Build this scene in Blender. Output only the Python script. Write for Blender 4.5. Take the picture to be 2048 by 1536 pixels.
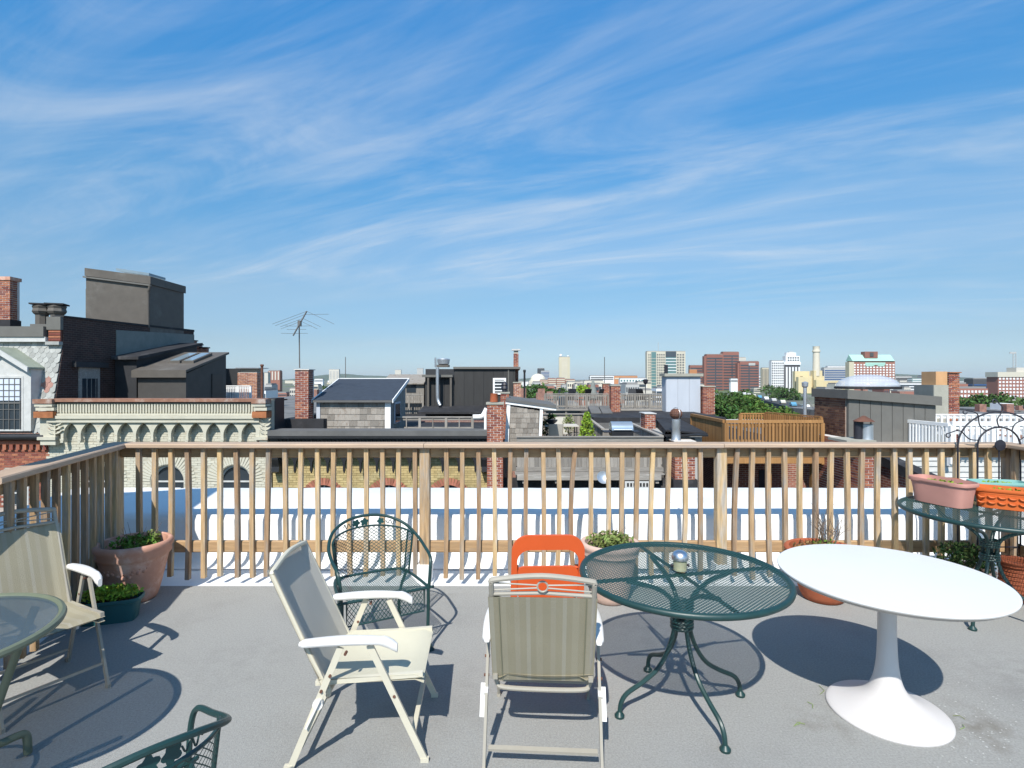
import bpy, math, random
from mathutils import Vector, Matrix
random.seed(11)
for _o in list(bpy.data.objects): bpy.data.objects.remove(_o)
S = bpy.context.scene; COL = S.collection
V = Vector; R = math.radians; pi = math.pi
# ---------------------------------------------------------------- camera
F, CX, CY, H = 1090.0, 1024.0, 758.0, 1.8       # focal in photo pixels, horizon row, eye height
cam = bpy.data.cameras.new('camera'); cam.sensor_width = 36; cam.lens = 36 * F / 2048
cam.shift_y = -10 / 2048; cam.clip_start = .05; cam.clip_end = 30000
camo = bpy.data.objects.new('camera', cam); COL.objects.link(camo)
camo.location = (0, 0, H); camo.rotation_euler = (pi / 2, 0, 0); S.camera = camo
# ---------------------------------------------------------------- light
LD = V((.2, .90, -1)).normalized()                # the way sunlight travels
ELEV = math.asin(-LD.z); AZ = math.atan2(-LD.x, -LD.y)
sun = bpy.data.lights.new('sun', 'SUN'); sun.energy = 4.8; sun.angle = R(.53); sun.color = (1, .955, .88)
suno = bpy.data.objects.new('sun', sun); COL.objects.link(suno)
suno.rotation_euler = LD.to_track_quat('-Z', 'Y').to_euler(); suno.location = (-2, -9, 10)
S.view_settings.view_transform = 'Standard'; S.view_settings.look = 'None'
S.view_settings.gamma = 1; S.view_settings.exposure = .35; S.view_settings.use_curve_mapping = False
wd = bpy.data.worlds.new('World'); S.world = wd; wd.use_nodes = True
def sky():
    t = wd.node_tree; N = t.nodes; L = t.links; N.clear()
    def n(ty, **k):
        x = N.new(ty)
        for a, b in k.items(): setattr(x, a, b)
        return x
    def math_(op, a, b=None, c=None):
        x = n('ShaderNodeMath', operation=op)
        for i, q in enumerate((a, b, c)):
            if q is None: continue
            if isinstance(q, (int, float)): x.inputs[i].default_value = q
            else: L.new(q, x.inputs[i])
        return x.outputs[0]
    sk = n('ShaderNodeTexSky', sky_type='NISHITA', sun_disc=False)
    sk.sun_elevation = ELEV; sk.sun_rotation = AZ; sk.air_density = 1.0; sk.dust_density = .35; sk.ozone_density = 3.0
    hs = n('ShaderNodeHueSaturation'); hs.inputs['Saturation'].default_value = 1.0; hs.inputs['Value'].default_value = 1.0
    L.new(sk.outputs[0], hs.inputs['Color'])
    tc = n('ShaderNodeTexCoord'); sp = n('ShaderNodeSeparateXYZ'); L.new(tc.outputs['Generated'], sp.inputs[0])
    gm = n('ShaderNodeValToRGB'); cr = gm.color_ramp; L.new(sp.outputs[2], gm.inputs[0])      # the clear blue of a dry day, paler towards the horizon
    st = ((.0, (.68, .92, 1.36)), (.064, (.76, .88, 1.06)), (.151, (.82, 1.05, 1.14)), (.312, (.64, 1.36, 1.58)), (.563, (.50, 1.78, 2.34)), (1, (.85, 1.36, 1.52)))
    while len(cr.elements) < len(st): cr.elements.new(.5)
    for e, (p, c) in zip(cr.elements, st): e.position = p; e.color = (*[q / 4 for q in c], 1)
    g4 = n('ShaderNodeVectorMath', operation='SCALE'); L.new(gm.outputs[0], g4.inputs[0]); g4.inputs['Scale'].default_value = 4
    mg = n('ShaderNodeMixRGB', blend_type='MULTIPLY'); mg.inputs[0].default_value = 1; L.new(hs.outputs[0], mg.inputs[1]); L.new(g4.outputs[0], mg.inputs[2])
    zz = math_('ADD', math_('MAXIMUM', sp.outputs[2], 0.0), .09)
    u = math_('DIVIDE', sp.outputs[0], zz); v = math_('DIVIDE', sp.outputs[1], zz)
    a = R(62); ca, sa = math.cos(a), math.sin(a)          # the streaks run 62 degrees left of the view
    al = math_('ADD', math_('MULTIPLY', u, -sa), math_('MULTIPLY', v, ca))
    ac = math_('ADD', math_('MULTIPLY', u, ca), math_('MULTIPLY', v, sa))
    def layer(sa_, sc, det, rough, lo, hi, off, dist=.6):
        c = n('ShaderNodeCombineXYZ'); L.new(math_('MULTIPLY', al, sa_), c.inputs[0]); L.new(math_('MULTIPLY', ac, sc), c.inputs[1])
        c.inputs[2].default_value = off
        x = n('ShaderNodeTexNoise'); x.inputs['Scale'].default_value = 1; x.inputs['Detail'].default_value = det
        x.inputs['Roughness'].default_value = rough; x.inputs['Distortion'].default_value = dist; L.new(c.outputs[0], x.inputs['Vector'])
        m = n('ShaderNodeMapRange', interpolation_type='SMOOTHSTEP'); L.new(x.outputs[0], m.inputs[0])
        m.inputs[1].default_value = lo; m.inputs[2].default_value = hi
        return m.outputs[0]
    big = layer(.20, .50, 3, .5, .36, .64, 20.4, .6)
    streak = layer(.50, 1.8, 8, .60, .40, .80, 14.2, 1.2)
    fine = layer(.9, 5.5, 6, .65, .40, .80, 1.3, .5)
    veil = layer(.12, .5, 2, .5, .34, .80, 5.1, .3)
    d = math_('MULTIPLY', big, math_('ADD', math_('MULTIPLY', streak, .44), math_('MULTIPLY', fine, .16)))
    d = math_('ADD', d, math_('MULTIPLY', veil, .22))
    fade = n('ShaderNodeMapRange', interpolation_type='SMOOTHSTEP'); L.new(sp.outputs[2], fade.inputs[0])
    fade.inputs[1].default_value = .02; fade.inputs[2].default_value = .22
    d = math_('MULTIPLY', math_('MINIMUM', d, .85), math_('ADD', math_('MULTIPLY', fade.outputs[0], .8), .15))
    mx = n('ShaderNodeMixRGB'); L.new(d, mx.inputs[0]); L.new(mg.outputs[0], mx.inputs[1]); mx.inputs[2].default_value = (7.6, 8.1, 8.6, 1)
    bg = n('ShaderNodeBackground'); bg.inputs[1].default_value = .08; L.new(mx.outputs[0], bg.inputs[0])
    out = n('ShaderNodeOutputWorld'); L.new(bg.outputs[0], out.inputs[0])
sky()
# ---------------------------------------------------------------- pixel helpers
def px(x, Y): return (x - CX) * Y / F
def pz(y, Y): return H - (y - CY) * Y / F
def P(x, y, Y): return V((px(x, Y), Y, pz(y, Y)))
def G(x, y, z=0):
    Y = F * (H - z) / (y - CY); return V((px(x, Y), Y, z))
# ---------------------------------------------------------------- materials
MATS = {}
def mat(name, col, rough=.7, var=.18, scale=4, bump=.12, bs=None, metal=0, rnd=0, island=0, st=(1, 1, 1), col2=None, c2=(.55, .7), c2s=2.0, spec=.35, alpha=None, opac=None, stripes=None, c2st=(1, 1, 1), hue=0):
    if name in MATS: return MATS[name]
    m = bpy.data.materials.new(name); m.use_nodes = True; t = m.node_tree; N = t.nodes; L = t.links
    b = N['Principled BSDF']; b.inputs['Roughness'].default_value = rough; b.inputs['Metallic'].default_value = metal
    b.inputs['Specular IOR Level'].default_value = spec
    tc = N.new('ShaderNodeTexCoord'); oi = N.new('ShaderNodeObjectInfo')
    off = N.new('ShaderNodeVectorMath'); off.operation = 'MULTIPLY_ADD'
    cmb = N.new('ShaderNodeCombineXYZ')
    for i in range(3): L.new(oi.outputs['Random'], cmb.inputs[i])
    L.new(cmb.outputs[0], off.inputs[0]); off.inputs[1].default_value = (37, 91, 53); L.new(tc.outputs['Object'], off.inputs[2])
    def noise(sc, stv, det=5, ro=.6):
        mp = N.new('ShaderNodeMapping'); mp.inputs['Scale'].default_value = stv; L.new(off.outputs[0], mp.inputs[0])
        x = N.new('ShaderNodeTexNoise'); x.inputs['Scale'].default_value = sc; x.inputs['Detail'].default_value = det; x.inputs['Roughness'].default_value = ro
        L.new(mp.outputs[0], x.inputs['Vector']); return x.outputs[0]
    n1 = noise(scale, st)
    mr = N.new('ShaderNodeMapRange'); L.new(n1, mr.inputs[0]); mr.inputs[1].default_value = .25; mr.inputs[2].default_value = .75
    mr.inputs[3].default_value = 1 - var; mr.inputs[4].default_value = 1 + var
    val = mr.outputs[0]
    def mul(a, bb):
        x = N.new('ShaderNodeMath'); x.operation = 'MULTIPLY'; L.new(a, x.inputs[0]); L.new(bb, x.inputs[1]); return x.outputs[0]
    if rnd or island:
        src = oi.outputs['Random']
        if island: g = N.new('ShaderNodeNewGeometry'); src = g.outputs['Random Per Island']
        r = N.new('ShaderNodeMapRange'); L.new(src, r.inputs[0]); q = rnd or island
        r.inputs[3].default_value = 1 - q; r.inputs[4].default_value = 1 + q; val = mul(val, r.outputs[0])
    base = N.new('ShaderNodeRGB'); base.outputs[0].default_value = (*col, 1); c = base.outputs[0]
    if stripes:                                  # woven or painted stripes along local x
        sx = N.new('ShaderNodeSeparateXYZ'); L.new(tc.outputs['Object'], sx.inputs[0])
        pr, cols, ax = stripes
        w = N.new('ShaderNodeMath'); w.operation = 'MULTIPLY_ADD'; L.new(sx.outputs[ax], w.inputs[0]); w.inputs[1].default_value = 1 / pr; w.inputs[2].default_value = 100
        fr = N.new('ShaderNodeMath'); fr.operation = 'FRACT'; L.new(w.outputs[0], fr.inputs[0])
        cr = N.new('ShaderNodeValToRGB'); cr.color_ramp.interpolation = 'CONSTANT'
        while len(cr.color_ramp.elements) < len(cols): cr.color_ramp.elements.new(.5)
        for e, (p, k) in zip(cr.color_ramp.elements, cols): e.position = p; e.color = (*k, 1)
        L.new(fr.outputs[0], cr.inputs[0]); c = cr.outputs[0]
    if hue:
        h = N.new('ShaderNodeHueSaturation'); g2 = N.new('ShaderNodeNewGeometry')
        r = N.new('ShaderNodeMapRange'); L.new(g2.outputs['Random Per Island'] if island else oi.outputs['Random'], r.inputs[0]); r.inputs[3].default_value = .5 - hue; r.inputs[4].default_value = .5 + hue
        L.new(r.outputs[0], h.inputs['Hue']); L.new(c, h.inputs['Color']); c = h.outputs[0]
    if col2:
        n2 = noise(c2s, c2st, 6, .65)
        m2 = N.new('ShaderNodeMapRange'); m2.interpolation_type = 'SMOOTHSTEP'; L.new(n2, m2.inputs[0]); m2.inputs[1].default_value = c2[0]; m2.inputs[2].default_value = c2[1]
        mx = N.new('ShaderNodeMixRGB'); L.new(m2.outputs[0], mx.inputs[0]); L.new(c, mx.inputs[1]); mx.inputs[2].default_value = (*col2, 1); c = mx.outputs[0]
    mm = N.new('ShaderNodeVectorMath'); mm.operation = 'SCALE'; L.new(c, mm.inputs[0]); L.new(val, mm.inputs['Scale'])
    L.new(mm.outputs[0], b.inputs['Base Color'])
    if bump:
        n3 = noise(bs or scale * 6, st, 4, .6); bp = N.new('ShaderNodeBump'); bp.inputs['Strength'].default_value = bump; bp.inputs['Distance'].default_value = .01
        L.new(n3, bp.inputs['Height']); L.new(bp.outputs[0], b.inputs['Normal'])
    if opac: b.inputs['Alpha'].default_value = opac
    if alpha: b.inputs['Transmission Weight'].default_value = alpha; b.inputs['IOR'].default_value = 1.45
    MATS[name] = m; return m
def brickmat(name, c1, c2, mortar, sx=.215, sz=.075, var=.25, bump=.5, dirt=None):
    m = bpy.data.materials.new(name); m.use_nodes = True; t = m.node_tree; N = t.nodes; L = t.links; b = N['Principled BSDF']; b.inputs['Roughness'].default_value = .85
    tc = N.new('ShaderNodeTexCoord'); s = N.new('ShaderNodeSeparateXYZ'); L.new(tc.outputs['Object'], s.inputs[0])
    a = N.new('ShaderNodeMath'); L.new(s.outputs[0], a.inputs[0]); L.new(s.outputs[1], a.inputs[1])
    c = N.new('ShaderNodeCombineXYZ'); L.new(a.outputs[0], c.inputs[0]); L.new(s.outputs[2], c.inputs[1])
    k = N.new('ShaderNodeTexBrick'); k.inputs['Scale'].default_value = 1; k.inputs['Brick Width'].default_value = sx; k.inputs['Row Height'].default_value = sz
    k.inputs['Mortar Size'].default_value = .007; k.inputs['Mortar Smooth'].default_value = .2
    k.inputs['Color1'].default_value = (*c1, 1); k.inputs['Color2'].default_value = (*c2, 1); k.inputs['Mortar'].default_value = (*mortar, 1); L.new(c.outputs[0], k.inputs['Vector'])
    n = N.new('ShaderNodeTexNoise'); n.inputs['Scale'].default_value = 3; n.inputs['Detail'].default_value = 6; L.new(tc.outputs['Object'], n.inputs['Vector'])
    mr = N.new('ShaderNodeMapRange'); L.new(n.outputs[0], mr.inputs[0]); mr.inputs[1].default_value = .3; mr.inputs[2].default_value = .7; mr.inputs[3].default_value = 1 - var; mr.inputs[4].default_value = 1 + var
    v = N.new('ShaderNodeVectorMath'); v.operation = 'SCALE'; L.new(k.outputs[0], v.inputs[0]); L.new(mr.outputs[0], v.inputs['Scale']); L.new(v.outputs[0], b.inputs['Base Color'])
    bp = N.new('ShaderNodeBump'); bp.invert = True; bp.inputs['Strength'].default_value = bump; bp.inputs['Distance'].default_value = .012; L.new(k.outputs['Fac'], bp.inputs['Height']); L.new(bp.outputs[0], b.inputs['Normal'])
    MATS[name] = m; return m
M = MATS
mat('deck', (.345, .345, .33), .95, .20, 95, .75, 260, col2=(.275, .272, .26), c2=(.46, .80), c2s=.9, spec=.1)
mat('membrane', (.77, .77, .76), .75, .04, 1.5, .05, 12, col2=(.60, .58, .53), c2=(.53, .80), c2s=1.8)
mat('membrane_seam', (.45, .46, .47), .8, .15, 3, .1)
mat('wood', (.41, .275, .15), .8, .36, 9, .3, 40, st=(6, 6, .5), rnd=.3, col2=(.33, .30, .26), c2=(.42, .72), c2s=5, c2st=(3, 3, .5), hue=.01)
mat('woodx', (.40, .26, .14), .8, .25, 9, .25, 40, st=(.5, 6, 6), rnd=.12, col2=(.30, .27, .23), c2=(.55, .8), c2s=4, c2st=(.4, 3, 3))
mat('cap', (.43, .315, .225), .7, .16, 8, .15, 40, st=(.5, 5, 5), col2=(.32, .28, .26), c2=(.5, .75), c2s=3, c2st=(.3, 3, 3))
mat('post_paint', (.8, .8, .79), .7, .05)
mat('grey_wood', (.235, .215, .19), .9, .3, 6, .3, 40, st=(5, 5, .5), rnd=.25, col2=(.36, .34, .31), c2=(.5, .75), c2s=3, c2st=(3, 3, .4))
mat('grey_woodx', (.26, .24, .215), .9, .3, 6, .3, 40, st=(.5, 5, 5), rnd=.2, col2=(.38, .36, .33), c2=(.5, .75), c2s=3, c2st=(.4, 3, 3))
mat('orange_wood', (.29, .15, .055), .8, .25, 6, .2, 40, st=(5, 5, .5), rnd=.22, col2=(.19, .10, .04), c2=(.55, .8), c2s=2)
mat('green_metal', (.011, .041, .040), .42, .15, 12, .05, 60, spec=.5)
mat('green_mesh', (.015, .060, .055), .45, .15, 12, 0, spec=.5)
mat('leaf_metal', (.014, .060, .060), .4, .2, 12, .05)
mat('iron', (.018, .018, .026), .5, .2, 12, .1, spec=.5)
mat('chair_tube_cream', (.56, .525, .42), .45, .06, 6, .03)
mat('chair_tube_taupe', (.33, .305, .255), .45, .08, 6, .03, col2=(.34, .17, .08), c2=(.78, .86), c2s=9)
mat('sling_cream', (.57, .54, .42), .9, .06, 3, .5, 300, st=(1, 1, 1))
mat('sling_grey', (.46, .435, .38), .9, .05, 3, .5, 300)
mat('sling_stripe', (.4, .4, .3), .9, .07, 3, .5, 300, stripes=(.17, [(0, (.305, .275, .195)), (.22, (.33, .30, .225)), (.36, (.31, .28, .20)), (.55, (.35, .325, .255)), (.66, (.305, .275, .195)), (.82, (.33, .30, .22))], 0))
mat('sling_seam', (.20, .195, .13), .9, .1)
mat('plastic_white', (.72, .70, .67), .4, .04, 6, .03, spec=.5)
mat('tulip', (.68, .68, .67), .32, .02, 2, .02, 20, spec=.5, col2=(.7, .69, .66), c2=(.68, .9), c2s=3)
mat('tulip_base', (.60, .575, .56), .38, .03, 2, .03, 20, spec=.5, col2=(.62, .60, .57), c2=(.62, .85), c2s=4)
mat('edge_shade', (.40, .385, .36), .5, .05)  # table white darkened: the shade under the rim is put into this colour
mat('orange_plastic', (.66, .105, .025), .42, .05, 4, .03, 40, spec=.4)
mat('terracotta_tan', (.52, .275, .195), .85, .14, 5, .12, 40, col2=(.62, .45, .38), c2=(.48, .74), c2s=5)
mat('terracotta_pale', (.56, .40, .33), .85, .12, 5, .12, 40)
mat('terracotta', (.36, .10, .045), .8, .16, 5, .1, 40, col2=(.5, .2, .11), c2=(.55, .8))
mat('planter_pink', (.52, .26, .215), .65, .06, 5, .05, 40)
mat('planter_orange', (.62, .135, .03), .6, .08, 5, .05, 40)
mat('planter_teal', (.02, .10, .11), .5, .12, 5, .05)
mat('planter_mint', (.22, .45, .42), .55, .06, 5, .05)
mat('soil', (.06, .042, .03), 1, .4, 20, .6)
for _n, _c in (('leaf_lime', (.21, .31, .03)), ('leaf_green', (.11, .205, .03)), ('leaf_dark', (.045, .085, .022)), ('leaf_olive', (.16, .20, .055)), ('leaf_brown', (.16, .085, .04)), ('leaf_tree', (.050, .098, .020)), ('leaf_tree_light', (.085, .145, .026))):
    mat(_n, _c, .7, .25, 3, 0, island=.45, hue=.03, spec=.25)
mat('twig', (.16, .12, .09), .9, .3, 10, 0)
mat('glass_table', (.085, .12, .145), .22, .12, 40, .12, 220, spec=.6, opac=.62)
mat('jar_glass', (.62, .62, .42), .1, .05, 5, 0, alpha=.6, spec=.5)
mat('chrome', (.72, .72, .74), .34, .03, 5, 0, metal=1)
mat('galv', (.50, .52, .54), .42, .15, 4, .05, metal=.75, col2=(.30, .15, .07), c2=(.62, .72), c2s=3)
mat('galv_clean', (.55, .58, .61), .4, .12, 4, .05, metal=.75)
mat('rust', (.13, .06, .04), .8, .4, 6, .3, col2=(.22, .21, .2), c2=(.6, .75))
mat('brick_red', (.27, .092, .058), .9, .2, 14, .3, 60, rnd=.38, hue=.012)
mat('brick_red_i', (.27, .092, .058), .9, .2, 14, .3, 60, island=.38, hue=.012)
mat('brick_dark_i', (.16, .062, .045), .9, .2, 14, .3, 60, island=.4, hue=.012)
mat('brick_tan', (.36, .17, .11), .9, .2, 14, .3, 60, island=.35, hue=.012)
mat('brick_cream_i', (.52, .495, .405), .8, .10, 6, .3, 60, island=.07, col2=(.50, .46, .34), c2=(.62, .82), c2s=1.6)
mat('brick_yellow_i', (.42, .325, .155), .85, .15, 6, .3, 60, island=.18, col2=(.50, .45, .27), c2=(.5, .8), c2s=1.5)
mat('brick_arch', (.34, .13, .085), .85, .15, 6, .3, 60, rnd=.25)
mat('mortar', (.60, .55, .50), .95, .15, 8, .2, 60)
mat('mortar_red', (.42, .35, .30), .95, .15, 8, .2, 60)
mat('mortar_cream', (.42, .39, .31), .95, .1, 8, .2, 60)
mat('mortar_yellow', (.25, .20, .09), .95, .15, 8, .2, 60)
brickmat('bricks', (.27, .10, .065), (.19, .068, .048), (.40, .35, .30))
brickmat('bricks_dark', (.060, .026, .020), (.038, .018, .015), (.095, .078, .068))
brickmat('bricks_brown', (.16, .085, .058), (.10, .055, .042), (.36, .32, .27), .22, .085)
brickmat('bricks_tan', (.40, .20, .13), (.30, .15, .10), (.46, .40, .34))
mat('cream_paint', (.49, .465, .375), .7, .1, 3, .2, 20, col2=(.30, .15, .07), c2=(.62, .74), c2s=2.2, c2st=(1, 1, 2.5))
mat('rust_coping', (.26, .13, .085), .7, .25, 4, .2, 20, col2=(.36, .30, .26), c2=(.5, .75), c2s=2)
mat('brown_rust', (.32, .12, .05), .85, .3, 5, .4)
mat('black_paint', (.016, .016, .018), .45, .3, 4, .12, 20, col2=(.05, .05, .052), c2=(.6, .8), spec=.45)
mat('tar', (.026, .026, .029), .8, .35, 2, .3, 12, col2=(.085, .085, .088), c2=(.55, .78), c2s=1)
mat('roof_grey', (.12, .118, .115), .85, .2, 2, .2, 15)
mat('roof_tar_light', (.17, .17, .168), .85, .25, 1.2, .2, 15, col2=(.06, .06, .06), c2=(.5, .7))
mat('shingle_slateblue', (.035, .045, .062), .8, .18, 5, .25, 90)
mat('metal_brown', (.10, .088, .075), .6, .12, 3, .06, 20, col2=(.16, .15, .135), c2=(.5, .8), c2s=1)
mat('metal_dark', (.06, .055, .05), .6, .15, 3, .06, 20)
mat('metal_grey', (.135, .13, .118), .6, .1, 3, .06, 20)
mat('dark_siding', (.036, .035, .034), .65, .15, 3, .06, 20, rnd=.12)
mat('black_clad', (.03, .031, .034), .6, .2, 3, .1)
mat('stucco_grey', (.20, .215, .20), .9, .14, 3, .2, 20)
mat('white_trim', (.78, .78, .77), .6, .06, 4, .05, 20)
mat('white_worn', (.50, .50, .485), .7, .12, 6, .1, 20, col2=(.4, .38, .35), c2=(.62, .8), c2s=3)
mat('pale_grey_panel', (.44, .47, .52), .7, .05, 2, .04, rnd=.04)
mat('slate', (.34, .345, .325), .75, .15, 6, .15, 40, rnd=.2)
mat('slate_red', (.36, .20, .165), .75, .15, 6, .15, 40, rnd=.15)
mat('slate_under', (.15, .15, .14), .9, .2)
mat('dormer_copper', (.27, .30, .24), .7, .12, 4, .1)
mat('shingle_wood', (.27, .245, .215), .9, .25, 8, .3, 50, st=(5, 5, .6), rnd=.3, col2=(.15, .10, .07), c2=(.5, .75), c2s=3, c2st=(2, 2, .5))
mat('pane', (.03, .04, .05), .08, .2, 1, 0, spec=.6)
mat('pane_far', (.05, .065, .08), .15, .2, .02, 0, spec=.5)
mat('pane_green', (.10, .20, .20), .15, .2, .02, 0, spec=.5)
mat('pane_blue', (.03, .08, .20), .15, .2, .02, 0, spec=.5)
mat('curtain', (.55, .60, .68), .9, .06, 4, 0)
mat('skylight', (.20, .26, .30), .1, .1, 2, 0, spec=.6)
mat('dome_acrylic', (.62, .66, .72), .06, .03, 2, 0, spec=.7, opac=.55)
mat('concrete', (.33, .32, .27), .9, .12, 3, .15, 20)
mat('plywood', (.52, .30, .15), .8, .1, 3, .1, 20)
mat('bin_blue', (.10, .28, .42), .5, .06)
mat('steel_lid', (.40, .47, .54), .25, .06, 3, 0, metal=.6)
mat('ground', (.14, .145, .12), .95, .3, .02, 0, col2=(.09, .12, .05), c2=(.45, .6), c2s=.01)
mat('asphalt', (.055, .056, .058), .9, .15, .5, .1)
mat('water', (.05, .09, .13), .15, .1, .02, 0)
mat('hill', (.045, .075, .035), .95, .35, .012, 0)
for _n, _c in (('far_cream', (.56, .52, .42)), ('far_white', (.74, .74, .74)), ('far_brick', (.25, .105, .078)), ('far_tan', (.50, .45, .33)), ('far_grey', (.40, .40, .39)), ('far_beige', (.52, .49, .43)), ('far_yellow', (.60, .51, .31)), ('far_copper', (.34, .56, .48)), ('far_roof', (.22, .215, .21)), ('far_dark', (.07, .07, .075)), ('far_stone', (.60, .55, .45)), ('far_orange', (.45, .20, .09)), ('far_redbrick2', (.30, .135, .10))):
    mat(_n, _c, .85, .07, .05, 0, rnd=.06)
def stains():                                   # old dirt rings on the deck sheet
    t = M['deck'].node_tree; N = t.nodes; L = t.links; b = N['Principled BSDF']; src = b.inputs['Base Color'].links[0].from_socket
    tc = N.new('ShaderNodeTexCoord'); nz = N.new('ShaderNodeTexNoise'); nz.inputs['Scale'].default_value = 9; nz.inputs['Detail'].default_value = 8; L.new(tc.outputs['Object'], nz.inputs['Vector'])
    for x, y, r, k, c in ((2.43, 2.80, .34, .75, (.16, .14, .11)), (1.62, 2.86, .26, .5, (.17, .15, .12)), (.1, 2.1, .5, .35, (.2, .2, .19)), (-1.75, 3.4, .6, .35, (.21, .21, .2)), (1.0, 3.9, .5, .35, (.2, .2, .19)), (-.2, 3.2, .45, .3, (.21, .21, .2)), (3.1, 3.3, .6, .4, (.2, .19, .18))):
        d = N.new('ShaderNodeVectorMath'); d.operation = 'DISTANCE'; L.new(tc.outputs['Object'], d.inputs[0]); d.inputs[1].default_value = (x, y, 0)
        a = N.new('ShaderNodeMapRange'); a.interpolation_type = 'SMOOTHSTEP'; L.new(d.outputs['Value'], a.inputs[0]); a.inputs[1].default_value = r; a.inputs[2].default_value = 0; 
        q = N.new('ShaderNodeMapRange'); L.new(nz.outputs[0], q.inputs[0]); q.inputs[1].default_value = .42; q.inputs[2].default_value = .72; q.inputs[4].default_value = k
        m_ = N.new('ShaderNodeMath'); m_.operation = 'MULTIPLY'; L.new(a.outputs[0], m_.inputs[0]); L.new(q.outputs[0], m_.inputs[1])
        mx = N.new('ShaderNodeMixRGB'); L.new(m_.outputs[0], mx.inputs[0]); L.new(src, mx.inputs[1]); mx.inputs[2].default_value = (*c, 1); src = mx.outputs[0]
    L.new(src, b.inputs['Base Color'])
stains()
# ---------------------------------------------------------------- mesh builder
def root_loc(o):
    l = V((0, 0, 0))
    while o is not None: l += o.location; o = o.parent
    return l
def crv(pts, k=6, closed=False):
    pts = [V(p) for p in pts]; n = len(pts); out = []
    for i in range(n if closed else n - 1):
        p0 = pts[(i - 1) % n] if closed or i > 0 else pts[0] * 2 - pts[1]
        p1 = pts[i]; p2 = pts[(i + 1) % n]
        p3 = pts[(i + 2) % n] if closed or i + 2 < n else p2 * 2 - p1
        for j in range(k):
            t = j / k
            out.append(.5 * (2 * p1 + (p2 - p0) * t + (2 * p0 - 5 * p1 + 4 * p2 - p3) * t * t + (3 * p1 - p0 - 3 * p2 + p3) * t ** 3))
    if not closed: out.append(pts[-1])
    return out
class B:
    def __init__(s): s.v = []; s.f = []
    def add(s, vs, fs):
        n = len(s.v); s.v += [tuple(p) for p in vs]; s.f += [tuple(i + n for i in f) for f in fs]; return s
    def box(s, x0, x1, y0, y1, z0, z1):
        if x0 > x1: x0, x1 = x1, x0
        if y0 > y1: y0, y1 = y1, y0
        if z0 > z1: z0, z1 = z1, z0
        return s.add([(x0, y0, z0), (x1, y0, z0), (x1, y1, z0), (x0, y1, z0), (x0, y0, z1), (x1, y0, z1), (x1, y1, z1), (x0, y1, z1)],
                     [(0, 3, 2, 1), (4, 5, 6, 7), (0, 1, 5, 4), (1, 2, 6, 5), (2, 3, 7, 6), (3, 0, 4, 7)])
    def bar(s, p, q, w, h=None, up=(0, 0, 1)):
        p, q = V(p), V(q); h = w if h is None else h; d = (q - p).normalized(); sd = d.cross(V(up))
        if sd.length < 1e-4: sd = d.cross(V((0, 1, 0)))
        sd.normalize(); u = sd.cross(d); a, b = sd * w / 2, u * h / 2
        return s.add([p - a - b, p + a - b, p + a + b, p - a + b, q - a - b, q + a - b, q + a + b, q - a + b],
                     [(0, 1, 2, 3), (7, 6, 5, 4), (0, 4, 5, 1), (1, 5, 6, 2), (2, 6, 7, 3), (3, 7, 4, 0)])
    def tube(s, pts, r, n=8, closed=False):
        pts = [V(p) for p in pts]; m = len(pts); rr = r if isinstance(r, (list, tuple)) else [r] * m
        tan = []
        for i in range(m):
            a = pts[(i - 1) % m] if closed or i else pts[0]; b = pts[(i + 1) % m] if closed or i < m - 1 else pts[-1]
            d = b - a; tan.append(d.normalized() if d.length > 1e-9 else V((0, 0, 1)))
        u = tan[0].cross(V((0, 0, 1)))
        if u.length < .05: u = tan[0].cross(V((1, 0, 0)))
        u.normalize(); vs = []; fs = []
        for i in range(m):
            u = u - tan[i] * u.dot(tan[i])
            if u.length < 1e-6: u = tan[i].orthogonal()
            u.normalize(); w = tan[i].cross(u)
            for k in range(n):
                a = 2 * pi * k / n; vs.append(pts[i] + (u * math.cos(a) + w * math.sin(a)) * rr[i])
        for i in range(m if closed else m - 1):
            j = (i + 1) % m
            for k in range(n): fs.append((i * n + k, i * n + (k + 1) % n, j * n + (k + 1) % n, j * n + k))
        if not closed: fs += [tuple(range(n - 1, -1, -1)), tuple((m - 1) * n + k for k in range(n))]
        return s.add(vs, fs)
    def lathe(s, prof, n=32, c=(0, 0, 0), sx=1, sy=1):
        vs = []; fs = []; m = len(prof)
        for r, z in prof:
            for k in range(n):
                a = 2 * pi * k / n; vs.append((c[0] + r * math.cos(a) * sx, c[1] + r * math.sin(a) * sy, c[2] + z))
        for i in range(m - 1):
            for k in range(n): fs.append((i * n + k, i * n + (k + 1) % n, (i + 1) * n + (k + 1) % n, (i + 1) * n + k))
        fs += [tuple(range(n - 1, -1, -1)), tuple((m - 1) * n + k for k in range(n))]
        return s.add(vs, fs)
    def extr(s, poly, vec):
        poly = [V(p) for p in poly]; n = len(poly); vec = V(vec)
        return s.add(poly + [p + vec for p in poly], [tuple(range(n - 1, -1, -1)), tuple(range(n, 2 * n))] + [(i, (i + 1) % n, n + (i + 1) % n, n + i) for i in range(n)])
    def quad(s, *p): return s.add(p, [tuple(range(len(p)))])
    def surf(s, fn, nu, nv, th=0):
        vs = [fn(i / nu, j / nv) for j in range(nv + 1) for i in range(nu + 1)]; w = nu + 1
        s.add(vs, [(j * w + i, j * w + i + 1, (j + 1) * w + i + 1, (j + 1) * w + i) for j in range(nv) for i in range(nu)]); return s
    def ball(s, c, r, n=10, m=6, sz=1):
        c = V(c); return s.lathe([(max(r * math.sin(pi * i / m), r * .02), -r * sz * math.cos(pi * i / m)) for i in range(m + 1)], n, c)
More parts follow.
